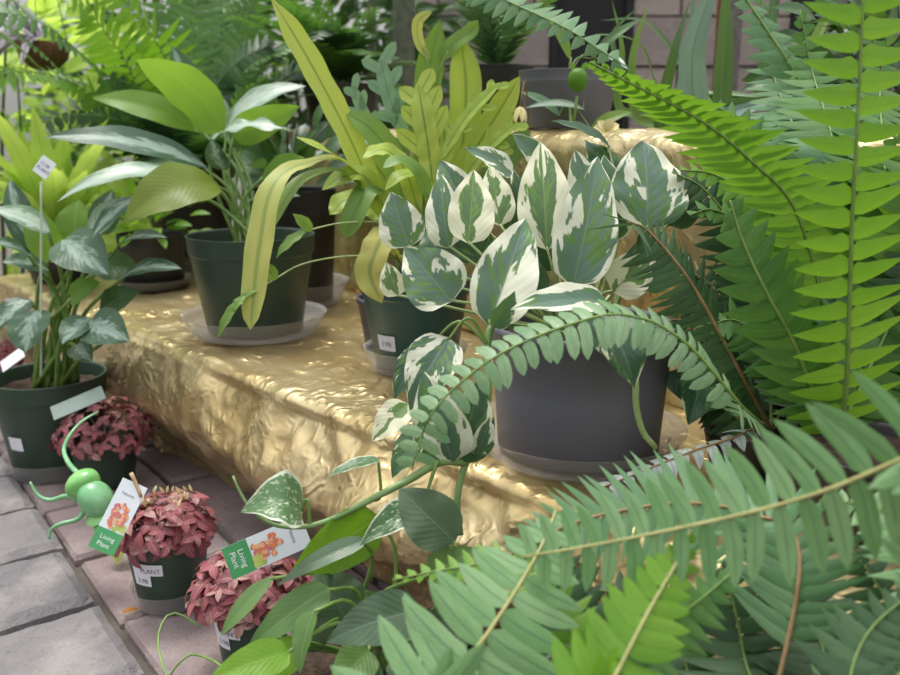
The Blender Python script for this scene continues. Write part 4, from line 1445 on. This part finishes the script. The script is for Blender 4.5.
# ================================================================== FERNS ON THE RIGHT
# bright fern standing on the bench
pc = Vector((0.395, 0.765, BZ))
fa = thing('potted_fern', 'tall bright green sword fern at the right end of the bench', 'potted plant', pc)
pot_part(fa, (pc.x, pc.y, pc.z), .075, .06, .08, M['pot_black'])
K = (836, 440, .86)
FA = [
    ([K, (846, 390, .82), (852, 225, .76), (857, 133, .74), (864, -10, .72)], 70, 22.5, 20, 'fern_bright', view(.1, .05, 1), dict(ang=4, start=.05, lenp=lambda s: .95 - .15 * s, right=1, rr=3.2, droop=.02)),
    ([K, (828, 330, .90), (797, 213, .88), (750, 160, .86), (700, 120, .84), (620, 78, .80), (590, 62, .79)], 58, 13, 14, 'fern_bright', view(0, .6, .8), dict(ang=4, start=.1, rr=2.6, droop=.0, sidedir=view(-1, -.12, .1))),
    ([K, (862, 250, .98), (847, 157, 1.0), (810, 100, 1.02), (787, 60, 1.03), (747, 0, 1.04), (730, -30, 1.04)], 46, 17, 19, 'fern_blue', view(0, .6, .8), dict(ang=0, start=.1, rr=3.2, sidedir=view(-1, 0, .1))),
    ([K, (820, 240, 1.05), (800, 145, 1.08), (775, 80, 1.1), (765, 30, 1.1), (760, -20, 1.1)], 42, 15, 15, 'fern_blue', view(-.1, .7, .7), dict(ang=0, start=.1, rr=2.4, sidedir=view(-1, 0, .1))),
    ([K, (811, 385, .84), (793, 341, .83), (767, 293, .82), (744, 244, .82), (730, 200, .82)], 48, 20, 24, 'fern_mid', view(-.4, .2, 1), dict(ang=25, start=.05, rr=2.8, droop=.3)),
    ([K, (815, 330, .92), (790, 270, .93), (760, 235, .93), (715, 210, .93), (690, 215, .92)], 44, 13, 15, 'fern_mid', view(.1, .7, .8), dict(ang=15, rr=2.2)),
    ([K, (880, 340, .9), (895, 260, .88), (910, 180, .86)], 60, 16, 20, 'fern_bright', view(.1, .1, 1), dict(ang=8, rr=2.4)),
    ([K, (855, 320, 1.0), (835, 230, 1.05), (800, 190, 1.06), (760, 190, 1.05)], 48, 13, 15, 'fern_mid', view(0, .5, 1), dict(ang=12, rr=2.2)),
    ([K, (870, 330, 1.02), (870, 230, 1.06), (900, 130, 1.08)], 56, 15, 18, 'fern_mid', view(0, .2, 1), dict(ang=8, rr=2.4)),
    ([K, (800, 390, .88), (770, 350, .88), (735, 320, .88), (700, 330, .87)], 38, 12, 14, 'fern_mid', view(-.1, .7, .9), dict(ang=15, rr=2)),
    ([K, (830, 360, .96), (815, 300, .98), (790, 250, 1.0), (755, 270, 1.0)], 48, 13, 15, 'fern_dark', view(-.1, .5, 1), dict(ang=12, rr=2)),
    ([K, (860, 390, .95), (880, 350, .95), (915, 330, .95)], 46, 13, 16, 'fern_mid', view(.1, .5, 1), dict(ang=12, rr=2)),
    ([K, (800, 400, .95), (760, 380, .96), (725, 390, .96)], 40, 12, 13, 'fern_dark', view(-.1, .7, .9), dict(ang=12, rr=2)),
    ([K, (850, 330, .9), (880, 300, .88), (915, 290, .86)], 55, 15, 17, 'fern_mid', view(.1, .5, 1), dict(ang=12, rr=2)),
    ([K, (790, 330, 1.04), (760, 260, 1.06), (725, 240, 1.07)], 48, 13, 14, 'fern_dark', view(-.1, .4, 1), dict(ang=12, rr=2)),
    ([K, (850, 260, .95), (835, 150, .98), (812, 70, 1.0), (800, 10, 1.0)], 54, 14, 17, 'fern_mid', view(-.1, .3, 1), dict(ang=12, rr=2)),
    ([K, (875, 280, .95), (885, 180, .98), (880, 90, 1.0), (890, 20, 1.0)], 54, 14, 17, 'fern_mid', view(.1, .3, 1), dict(ang=12, rr=2)),
    ([K, (825, 300, .93), (795, 200, .95), (750, 130, .97), (705, 100, .97)], 50, 13, 15, 'fern_mid', view(0, .5, .9), dict(ang=14, rr=2)),
    ([K, (830, 340, .9), (805, 265, .91), (765, 205, .91), (715, 175, .9), (680, 170, .89)], 46, 13, 15, 'fern_bright', view(.1, .6, .9), dict(ang=16, rr=2)),
    ([K, (900, 300, .9), (930, 200, .9), (930, 100, .9)], 66, 18, 20, 'fern_mid', view(.1, .2, 1), dict(ang=12, rr=2)),
    ([K, (880, 360, .92), (905, 300, .92), (905, 230, .92)], 50, 14, 17, 'fern_dark', view(.1, .3, 1), dict(ang=12, rr=2)),
    ([K, (840, 280, 1.08), (830, 170, 1.12), (850, 90, 1.14)], 56, 15, 16, 'fern_blue', view(-.1, .3, 1), dict(ang=12, rr=2)),
]
for (pts, pl, gp, w, mt, nn, kw) in FA:
    pts = [before_riser(p) for p in pts]
    frond_px(fa, pts, pl, gp, w, mat=mt, n0=nn, **kw)

# dark fern between pothos and bright fern
pc = Vector((0.335, 0.90, BZ))
fd = thing('potted_fern', 'dark fine fern with brown midribs right of the charcoal pot', 'potted plant', pc)
pot_part(fd, (pc.x, pc.y, pc.z), .055, .045, .05, M['pot_black'])
K = (772, 432, .93)
FD = [
    ([K, (741, 374, .89), (718, 330, .87), (685, 274, .85), (648, 231, .84), (628, 222, .82)], 56, 8.5, 9, 'fern_dark', view(-.3, .75, .7), dict(ang=12, rmat='rachis_brown', rr=2.8, droop=.35, lenp=lambda s: 1 - .25 * s, curl=.15)),
    ([K, (745, 410, .80), (730, 392, .78), (692, 348, .77), (660, 325, .765), (640, 318, .76), (610, 314, .755), (568, 325, .75), (521, 343, .745), (478, 368, .74), (436, 407, .735), (420, 440, .735), (412, 470, .735)], 34, 14.5, 12, 'fern_pale', view(.05, .75, .75), dict(ang=8, rr=2.3, blunt=1, curl=.25, jit=.2, start=.12, lenp=lambda s: (1.0 - .35 * max(0, (s - .7) / .3)) * (1 if s > .45 else .85))),
    ([K, (750, 430, .84), (735, 437, .83), (690, 452, .82), (640, 472, .81), (600, 488, .80)], 17, 15, 11, 'fern_silver', view(0, .8, .6), dict(ang=10, rmat='rachis_brown', rr=1.8, curl=.5, jit=.4, lenp=lambda s: 1)),
    ([K, (740, 400, .95), (710, 350, .97), (680, 320, .98), (655, 330, .98)], 44, 9, 9, 'fern_dark', view(-.2, .7, .8), dict(ang=12, rmat='rachis_brown', rr=2)),
    ([K, (755, 380, .98), (735, 320, 1.0), (705, 280, 1.02), (670, 270, 1.02)], 48, 9, 9, 'fern_dark', view(-.1, .6, .9), dict(ang=12, rmat='rachis_brown', rr=2)),
    ([K, (765, 370, .97), (760, 310, .98), (740, 270, .99), (715, 250, .99)], 46, 10, 10, 'fern_dark', view(-.2, .5, .9), dict(ang=12, rmat='rachis_brown', rr=2)),
    ([K, (740, 420, .94), (712, 400, .94), (690, 405, .93)], 34, 10, 10, 'fern_dark', view(-.1, .7, .8), dict(ang=12, rmat='rachis_brown', rr=2)),
    ([K, (768, 330, .96), (740, 240, .97), (705, 190, .97), (672, 172, .96)], 44, 11, 12, 'fern_dark', view(-.1, .5, .9), dict(ang=14, rr=2)),
    ([K, (775, 330, .97), (760, 230, .98), (735, 180, .98), (710, 150, .97)], 44, 11, 12, 'fern_mid', view(-.1, .5, .9), dict(ang=14, rr=2)),
    ([K, (790, 390, .95), (800, 350, .96), (790, 310, .96)], 44, 11, 11, 'fern_dark', view(0, .4, 1), dict(ang=12, rmat='rachis_brown', rr=2)),
]
for (pts, pl, gp, w, mt, nn, kw) in FD:
    pts = [before_riser(p) for p in pts]
    frond_px(fd, pts, pl, gp, w, mat=mt, n0=nn, **kw)
# two dark pothos leaves right of the pot, part of the pothos
for (b, t, w, nn) in (((700, 372, .95), (688, 425, .92), 44, view(.1, .2, 1)), ((668, 372, .98), (712, 420, .95), 36, view(.2, .3, 1))):
    leaf_part(vp, b, t, w, 'pothos_green', nn, crown=Vector((0.2, 1.0, BZ + .14)), pr=.0018, pmat='stem', arch=.1, fold=.2)

# big foreground fern
pc = Vector((0.20, 0.50, 0.003))
ff_ = thing('potted_fern', 'large soft green sword fern filling the lower right foreground', 'potted plant', pc)
pot_part(ff_, (pc.x, pc.y, pc.z), .105, .085, .16, M['pot_black'])
K = None
kc = pc + Z * .16


def wc(pts):
    return [kc] + [at(*p) for p in pts]


def frond_fg(pts, pl, gp, w, mt, nn, from_crown=True, **kw):
    dm_ = sum(p[2] for p in pts) / len(pts)
    k = dm_ / F
    if 'rr' in kw: kw['rr'] *= k
    n1 = kw.pop('n1', None)
    P = [at(*p) for p in pts]
    if from_crown: P = [kc] + P
    return frond_mesh(ff_, P, pl * k, gp * k, w * k, nn, n1, mat=mt, **kw)


frond_fg([(1000, 560, .47), (960, 440, .48), (905, 458, .50), (830, 489, .52), (760, 510, .54), (680, 528, .56), (600, 544, .58), (522, 557, .60)], 92, 25, 21, 'fern_front', view(0, .35, 1),
         rmat='rachis_tan', blunt=.45, rr=4.2, ang=10, droop=.1, start=.38, lenp=lambda s: .42 + .58 * min(1, max(0, (1.0 - s) / .42)), nleaf=8)
frond_fg([(430, 760, .55), (461, 673, .57), (490, 630, .58), (518, 587, .60), (542, 545, .63), (556, 510, .66)], 96, 23, 26, 'fern_front', view(-.1, .45, 1),
         rmat='rachis_tan', blunt=.5, rr=4.0, ang=4, droop=.12, start=.22, nleaf=8)
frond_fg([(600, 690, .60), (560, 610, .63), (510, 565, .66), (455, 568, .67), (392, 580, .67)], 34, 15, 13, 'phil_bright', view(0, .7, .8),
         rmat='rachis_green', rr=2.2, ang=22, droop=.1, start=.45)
frond_fg([(590, 730, .50), (617, 673, .52), (648, 612, .54), (678, 560, .56), (690, 530, .57)], 64, 17, 20, 'fern_bright', view(.1, .4, 1),
         rmat='rachis_tan', blunt=.5, rr=3.4, ang=22, droop=.1, start=.15, nleaf=8)
frond_fg([(800, 560, .64), (740, 512, .67), (680, 503, .68), (614, 512, .68), (563, 527, .67), (500, 560, .66)], 70, 12, 12, 'fern_blue', view(-.1, .6, .9),
         rmat='rachis_brown', rr=3.0, ang=22, droop=.1, start=.3)
frond_fg([(760, 720, .62), (745, 660, .66), (735, 610, .68), (720, 560, .70)], 66, 15, 19, 'fern_dark', view(0, .6, .9), rr=2.6, ang=10, start=.2)
frond_fg([(930, 720, .58), (905, 640, .62), (880, 590, .64), (845, 540, .66)], 72, 15, 19, 'fern_dark', view(-.1, .6, .9), rr=2.6, ang=8, start=.2)
frond_fg([(700, 720, .64), (680, 650, .68), (640, 600, .70), (600, 590, .71)], 60, 14, 19, 'fern_dark', view(0, .6, .9), rr=2.6, ang=10, start=.2)
frond_fg([(830, 720, .62), (820, 640, .67), (790, 570, .70), (740, 540, .71)], 66, 14, 19, 'fern_dark', view(0, .6, .9), rr=2.6, ang=10, start=.2)
frond_fg([(560, 720, .60), (545, 670, .63), (530, 640, .65), (560, 600, .68)], 60, 14, 19, 'fern_dark', view(0, .6, .9), rr=2.6, ang=10, start=.2)
frond_fg([(960, 650, .56), (930, 560, .60), (880, 510, .63), (820, 500, .66)], 70, 15, 19, 'fern_front', view(0, .6, .9), rr=2.6, ang=10, start=.3)
frond_fg([(620, 690, .58), (650, 640, .60), (700, 600, .60), (735, 570, .61)], 56, 14, 19, 'fern_mid', view(0, .6, .9), rr=2.6, ang=14, start=.2)
frond_fg([(500, 730, .58), (480, 690, .60), (440, 660, .62), (405, 668, .62)], 40, 14, 19, 'fern_front', view(0, .7, .8), rr=2.2, ang=14, start=.3)
frond_fg([(860, 730, .54), (850, 680, .55), (870, 630, .57), (915, 590, .58)], 60, 15, 19, 'fern_dark', view(0, .6, .9), rr=2.4, ang=14, start=.2)
frond_fg([(620, 720, .66), (590, 640, .72), (560, 580, .75), (540, 530, .77)], 62, 13, 19, 'fern_dark', view(0, .6, .9), rr=2.4, ang=14, start=.2)

# ================================================================== BACKGROUND, UPPER STEP
# grey pot with thin leaves and a bud
pc = Vector((0.20, 1.53, UZ))
gp_ = thing('grey_pot', 'dark grey pot with narrow leaves and a green bud on upper step', 'plant pot', pc)
pot_part(gp_, (pc.x, pc.y, pc.z), .083, .070, .095, M['pot_grey'])
cr = pc + Z * .085
for (b, t, w, mt) in (((560, 116, 1.40), (520, 92, 1.38), 12, 'strap_blue'), ((585, 110, 1.40), (525, 108, 1.36), 10, 'silver_pale'), ((590, 130, 1.38), (632, 112, 1.36), 14, 'strap_green'),
                      ((570, 60, 1.5), (545, 10, 1.5), 12, 'strap_green'), ((590, 60, 1.5), (640, 20, 1.5), 10, 'blade'), ((600, 60, 1.5), (628, 70, 1.42), 10, 'blade_blue')):
    leaf_part(gp_, b, t, w, mt, view(0, .5, 1), crown=cr, prof='lance', arch=.12, pr=.0012)
mb = MB(); tube(mb, [cr, at(572, 128, 1.36), at(577, 96, 1.33)], .003, .0025, 10, 6); bs = mb.build('stem', M['stem'], gp_)
mb = MB(); blob(mb, at(578, 80, 1.33), view(0, 1, .1), .014, .018, .15)
for dx in (-1, 1): leaf_mesh(mb, at(578 + dx * 4, 70, 1.33), at(578 + dx * 9, 62, 1.33), .008, view(0, 0, 1), 'lance')
mb.build('bud', M['fern_bright'], bs, 'round green bud')
# added cream petal shapes stand in for highlights on the step's foil edge
bq = thing('cream_petal_shape', 'cream petal shapes standing in for a foil edge highlight below the bud', 'flower', at(606, 132, 1.30))
mb = MB()
for i in range(9):
    a = i * .7
    q = at(606, 132, 1.30)
    leaf_mesh(mb, q, q + view(math.cos(a), math.sin(a) * .6, .3) * .022, .016, view(.1, .4, 1), 'round', .1, .2, nv=6, nu=4)
mb.build('petal_shapes', M['cream'], bq)
mb = MB(); tube(mb, [at(606, 132, 1.30), at(604, 140, 1.34), at(603, 150, 1.36)], .0015, .0015, 6, 5); mb.build('stem', M['stem'], bq)
bq = thing('cream_petal_shape', 'cream drooping flower bud left of the round green bud', 'flower', at(519, 116, 1.30))
mb = MB()
for i in range(5):
    a = i * 1.26
    q = at(520, 106, 1.30)
    leaf_mesh(mb, q, q + view(math.cos(a) * .3, -1, math.sin(a) * .3) * .028, .011, view(math.cos(a), .1, 1), 'ovate', .1, .2, nv=6, nu=4)
mb.build('petal_shapes', M['cream'], bq)
mb = MB(); tube(mb, [at(520, 106, 1.30), at(525, 80, 1.32), at(528, 110, 1.38), at(530, 150, 1.42)], .0012, .0012, 14, 5); mb.build('stem', M['rachis_brown'], bq)

# long-bladed plants behind the bright fern
pc = Vector((0.56, 1.55, UZ))
dr_ = thing('dracaena', 'plant with long hanging sword blades behind the bright fern', 'plant', pc)
cr = pc + Z * .05
for (pts, w, mt, nn) in (
        ([(700, 120, 1.5), (692, 60, 1.45), (708, 0, 1.4), (720, -40, 1.38)], 28, 'blade_blue', view(-.2, .3, 1)),
        ([(722, 110, 1.5), (724, 50, 1.48), (726, -30, 1.45)], 20, 'blade', view(.1, .1, 1)),
        ([(680, 120, 1.55), (690, 50, 1.55), (694, -20, 1.5)], 15, 'blade_blue', view(0, .1, 1)),
        ([(660, 130, 1.55), (672, 60, 1.5), (690, 0, 1.5)], 14, 'blade', view(.1, .1, 1)),
        ([(650, 110, 1.6), (668, 75, 1.55), (680, 40, 1.5)], 8, 'blade_orange', view(.1, .1, 1)),
        ([(660, 90, 1.6), (640, 45, 1.55), (600, 35, 1.5), (575, 45, 1.48)], 9, 'blade', view(0, .8, .6)),
        ([(640, 120, 1.6), (632, 60, 1.6), (650, 0, 1.6)], 12, 'strap_green', view(.2, .1, 1)),
        ([(620, 110, 1.62), (622, 50, 1.62), (612, 0, 1.62)], 10, 'strap_green', view(.2, .1, 1)),
        ([(640, 100, 1.62), (612, 40, 1.62), (640, 5, 1.62)], 9, 'blade', view(.2, .1, 1)),
        ([(700, 90, 1.7), (650, 25, 1.7), (600, 20, 1.68)], 10, 'blade', view(0, .7, .8)),
        ([(790, 100, 1.6), (815, 40, 1.6), (845, -20, 1.6)], 14, 'strap_green', view(-.2, .2, 1)),
        ([(760, 100, 1.65), (770, 30, 1.65), (775, -30, 1.65)], 18, 'blade', view(.1, .1, 1)),
        ([(880, 100, 1.65), (890, 40, 1.65), (895, -30, 1.65)], 22, 'blade', view(.1, .1, 1))):
    mb = MB(); P0 = at(*pts[0])
    ribbon(mb, [cr.lerp(P0, .0), cr.lerp(P0, .6)] + [at(*p) for p in pts], px_w(w, pts[0][2]), nn, prof='blade', fold=.3)
    mb.build('blade', M[mt], dr_)
for (x, y0, d, r, lb, bm) in ((738, -20, 2.35, .020, 'grey wooden post left of the tall bright frond', 'trunk'), (838, -20, 2.3, .022, 'grey wooden post behind the tall bright frond', 'trunk'), (716, -20, 2.6, .016, 'thin brown post behind the hanging blades', 'coir'),
                              (408, -20, 2.5, .030, 'dark upright trunk behind the yellow green strap fern', 'trunk_dark'), (368, -20, 2.6, .012, 'thin green trunk left of the dark trunk', 'trunk_dark')):
    q = at(x, 60, d)
    mb = MB(); tube(mb, [Vector((q.x, q.y, -.14)), Vector((q.x + rng.uniform(-.02, .02), q.y, .7)), Vector((q.x, q.y, 1.8))], r * 1.1, r, 20, 12)
    tag(mb.build('tree_trunk' if 'trunk' in lb else 'wooden_post', M[bm], None, loc=(q.x, q.y, -.14)), lb, 'trunk' if 'trunk' in lb else 'post')

shrub('leafy_plant', 'low dark leafy plant on the upper step behind the tall bright frond', 'plant', (.66, 1.32, UZ), (.66, 1.34, UZ + .10), (.17, .10, .085), 150, 'shrub_dark', .06, 'ovate', 5)

# hanging bluish frond from upper left of centre: fern on the upper step
pc = Vector((0.09, 1.78, UZ))
hf = thing('potted_fern', 'fern with broad bluish pinnae arching above the variegated pothos', 'potted plant', pc)
pot_part(hf, (pc.x, pc.y, pc.z), .075, .06, .12, M['pot_black'])
frond_mesh(hf, [pc + Z * .1, at(420, 20, 1.6), at(440, -30, 1.4), at(512, 3, 1.28), at(566, 28, 1.22), at(600, 50, 1.2), at(626, 66, 1.19)], .070, .0215, .024, view(-.3, .5, .8), mat='fern_blue', rr=.0022, ang=-18,
           droop=.5, start=.36, left=.55, right=1.15, nleaf=7, lenp=lambda s: .35 + .65 * min(1, (1 - s) / .35))
arch_fern(hf, pc + Z * .11, 7, .34, ['fern_mid', 'fern_dark'], (55, 85), (0, 360))

# background ferns and shrubs
pc = Vector((-0.72, 2.42, BZ))
saucer('clear saucer under the tall pot of the large background fern', (pc.x, pc.y, BZ), .135, .035, M['saucer'])
bf = thing('potted_fern', 'large green fern behind the silver leaved plant at upper left', 'potted plant', pc)
pot_part(bf, (pc.x, pc.y, pc.z + .004), .12, .1, .27, M['pot_black'])
kb_ = pc + Z * .26
for (pts, pl, mt) in (([(150, 130, 2.3), (130, 70, 2.2), (100, 25, 2.1), (70, -10, 2.0)], 46, 'fern_bright'), ([(170, 120, 2.35), (165, 60, 2.3), (140, 20, 2.2), (105, -20, 2.1)], 44, 'fern_bright'),
                      ([(195, 120, 2.4), (192, 50, 2.4), (198, -20, 2.4)], 42, 'fern_mid'), ([(215, 120, 2.4), (235, 60, 2.4), (250, 10, 2.35), (262, -30, 2.3)], 44, 'fern_mid'),
                      ([(150, 135, 2.3), (112, 84, 2.2), (70, 44, 2.05), (30, 18, 1.95), (-20, 10, 1.9)], 30, 'fern_mid'), ([(140, 140, 2.3), (100, 100, 2.2), (60, 78, 2.1), (20, 72, 2.0), (-20, 80, 1.95)], 30, 'fern_bright'),
                      ([(230, 130, 2.4), (270, 90, 2.4), (300, 70, 2.35), (330, 75, 2.3)], 36, 'fern_dark'), ([(180, 130, 2.45), (175, 70, 2.5), (165, 0, 2.5)], 44, 'fern_mid'),
                      ([(150, 150, 2.3), (110, 120, 2.2), (75, 110, 2.15), (40, 125, 2.1)], 30, 'fern_dark'), ([(220, 120, 2.5), (225, 60, 2.55), (222, -10, 2.6)], 44, 'fern_mid'),
                      ([(205, 140, 2.35), (215, 90, 2.35), (240, 60, 2.3), (270, 45, 2.3)], 36, 'fern_dark'), ([(170, 150, 2.35), (150, 105, 2.3), (140, 80, 2.25), (120, 60, 2.2)], 34, 'fern_dark')):
    k_ = 2.25 / F
    frond_mesh(bf, [kb_] + [at(*p) for p in pts], pl * k_, 8.5 * k_, 8 * k_, view(0, .5, .9), mat=mt, rr=.0022, start=.15, nleaf=4, lenp=lambda s: 1 - .3 * s)
arch_fern(bf, kb_, 16, .55, ['fern_mid', 'fern_dark'], (25, 80), (170, 380), .075, .02, .017, .42)
pc = Vector((-0.30, 2.45, UZ))
bf = thing('potted_fern', 'dark green fern behind the tip of the tall strap leaf', 'potted plant', pc)
pot_part(bf, (pc.x, pc.y, pc.z), .1, .085, .12, M['pot_black'])
arch_fern(bf, pc + Z * .12, 22, .45, ['fern_mid', 'fern_dark'], (10, 80), (160, 380), .065, .017, .015, .5)

# lime rosette at far left of the bench
pc = Vector((-0.98, 2.16, 0.275))
lm = thing('birds_nest_fern', 'bright lime rosette of broad strap leaves at the far left', 'plant', pc)
pot_part(lm, (pc.x, pc.y, pc.z), .09, .07, .12, M['pot_black'])
cr = pc + Z * .11
for i in range(44):
    a = i * 2.4
    e = R(rng.uniform(25, 85))
    L = rng.uniform(.26, .50)
    h = Vector((math.cos(a), math.sin(a), 0))
    k = rng.uniform(.15, .45)
    pts = [cr + h * (L * s * math.cos(e) + .01) + Z * (L * (s * math.sin(e) - k * s * s)) for s in (0, .3, .6, 1)]
    mb = MB(); ribbon(mb, pts, rng.uniform(.045, .07), Z * math.cos(e) - h * math.sin(e), Z * .8 + h * .4, prof='lance', wave=.04, nv=16)
    mb.build('leaf', M['shrub_lime'], lm)
pc = Vector((-1.45, 2.7, -0.14))
shrub('lime_shrub', 'loose lime green shrub beyond the far left end', 'shrub', pc, (-1.4, 2.75, .62), (.5, .35, .55), 420, 'shrub_lime', .13, 'lance', 8)
# hanging basket with mauve blades
pc = at(42, 46, 2.22)
hb = thing('hanging_basket', 'coir lined hanging basket with mauve striped blades at top left', 'hanging plant', pc)
mb = MB(); lathe(mb, (pc.x, pc.y, pc.z - .06), [(.01, 0), (.035, .006), (.058, .03), (.068, .068), (.064, .068), (.05, .04), (.005, .024)], 28, 0, .05); mb.build('coir_liner', M['coir'], hb)
for i in range(20):
    a = R(rng.uniform(120, 300)); e = R(rng.uniform(0, 55)); L = rng.uniform(.16, .26)
    h = Vector((math.cos(a), math.sin(a), 0))
    pts = [pc + Z * .02 + h * (L * s * math.cos(e) + .02) + Z * (L * (s * math.sin(e) - .55 * s * s)) for s in (0, .3, .6, 1)]
    mb = MB(); ribbon(mb, pts, .022, Z * math.cos(e) - h * math.sin(e), Z + h * .5, prof='blade', nv=12, fold=.25); mb.build('blade', M['spider'], hb)
mb = MB()
for a in (0, 2.1, 4.2): tube(mb, [pc + Vector((.066 * math.cos(a), .066 * math.sin(a), .008)), pc + Z * .5], .0012, .0012, 4, 4)
mb.build('wire', M['wire'], hb)
pc = at(-120, 10, 1.9)
hb2 = thing('hanging_fern', 'fern with drooping fronds hanging at the upper left corner', 'hanging plant', pc)
mb = MB(); lathe(mb, (pc.x, pc.y, pc.z - .08), [(.01, 0), (.06, .008), (.08, .06), (.09, .1), (.085, .1), (.005, .06)], 28); mb.build('basket', M['pot_black'], hb2)
mb = MB()
for a in (0, 2.1, 4.2): tube(mb, [pc + Vector((.085 * math.cos(a), .085 * math.sin(a), .01)), pc + Z * .6], .0012, .0012, 4, 4)
mb.build('wire', M['wire'], hb2)
arch_fern(hb2, pc + Z * .02, 18, .42, ['fern_bright', 'fern_mid', 'fern_blue'], (10, 65), (-80, 200), .05, .015, .013, .55)

for (nm, lb, b, c, r, n, mt, ls, pf) in (
        ('leafy_shrub', 'dark broad leaved shrub behind the dark trunk', (-.42, 3.35, -.14), (-.42, 3.35, .95), (.46, .25, .66), 720, 'shrub_dark', .13, 'ovate'),
        ('leafy_shrub', 'dark leafy shrub behind the silver leaved plant', (-1.05, 3.2, -.14), (-1.05, 3.2, .75), (.34, .22, .5), 360, 'shrub_dark', .10, 'lance'),
        ('leafy_shrub', 'fine leaved green shrub behind the right hand post', (1.45, 3.0, -.14), (1.45, 3.05, .72), (.35, .25, .4), 320, 'fern_mid', .09, 'lance'),
        ('leafy_shrub', 'tall bright leaved shrub at the back left', (-1.4, 4.0, -.14), (-1.4, 4.0, 1.1), (1.0, .3, .8), 520, 'fern_bright', .14, 'ovate')):
    shrub(nm, lb, 'shrub', b, c, r, n, mt, ls, pf, 7)

# ================================================================== LIGHT
w = bpy.data.worlds.new('world'); sc.world = w
w.use_nodes = True
nt = w.node_tree
nt.nodes.clear()
wo = nt.nodes.new('ShaderNodeOutputWorld'); bg = nt.nodes.new('ShaderNodeBackground')
tc = nt.nodes.new('ShaderNodeTexCoord'); sx = nt.nodes.new('ShaderNodeSeparateXYZ'); rp = nt.nodes.new('ShaderNodeValToRGB')
nt.links.new(tc.outputs['Generated'], sx.inputs[0]); nt.links.new(sx.outputs[2], rp.inputs[0])
rp.color_ramp.elements[0].position = 0.0; rp.color_ramp.elements[0].color = (.24, .24, .22, 1)
rp.color_ramp.elements[1].position = 0.75; rp.color_ramp.elements[1].color = (1.25, 1.27, 1.32, 1)
nt.links.new(rp.outputs[0], bg.inputs[0]); bg.inputs[1].default_value = 1.15
nt.links.new(bg.outputs[0], wo.inputs[0])
sl = bpy.data.lights.new('sun', 'SUN'); sl.energy = 2.6; sl.angle = R(22); sl.color = (1.0, .97, .9)
so = bpy.data.objects.new('sun', sl); COL.objects.link(so)
so.rotation_euler = Vector((0.22, -0.30, -1.0)).to_track_quat('-Z', 'Y').to_euler()

vs = sc.view_settings
vs.view_transform = 'Standard'; vs.look = 'None'; vs.gamma = 1; vs.use_curve_mapping = False
vs.exposure = 0.22
sc.cycles.max_bounces = 8
sc.cycles.transparent_max_bounces = 12
sc.cycles.caustics_reflective = False
sc.cycles.caustics_refractive = False
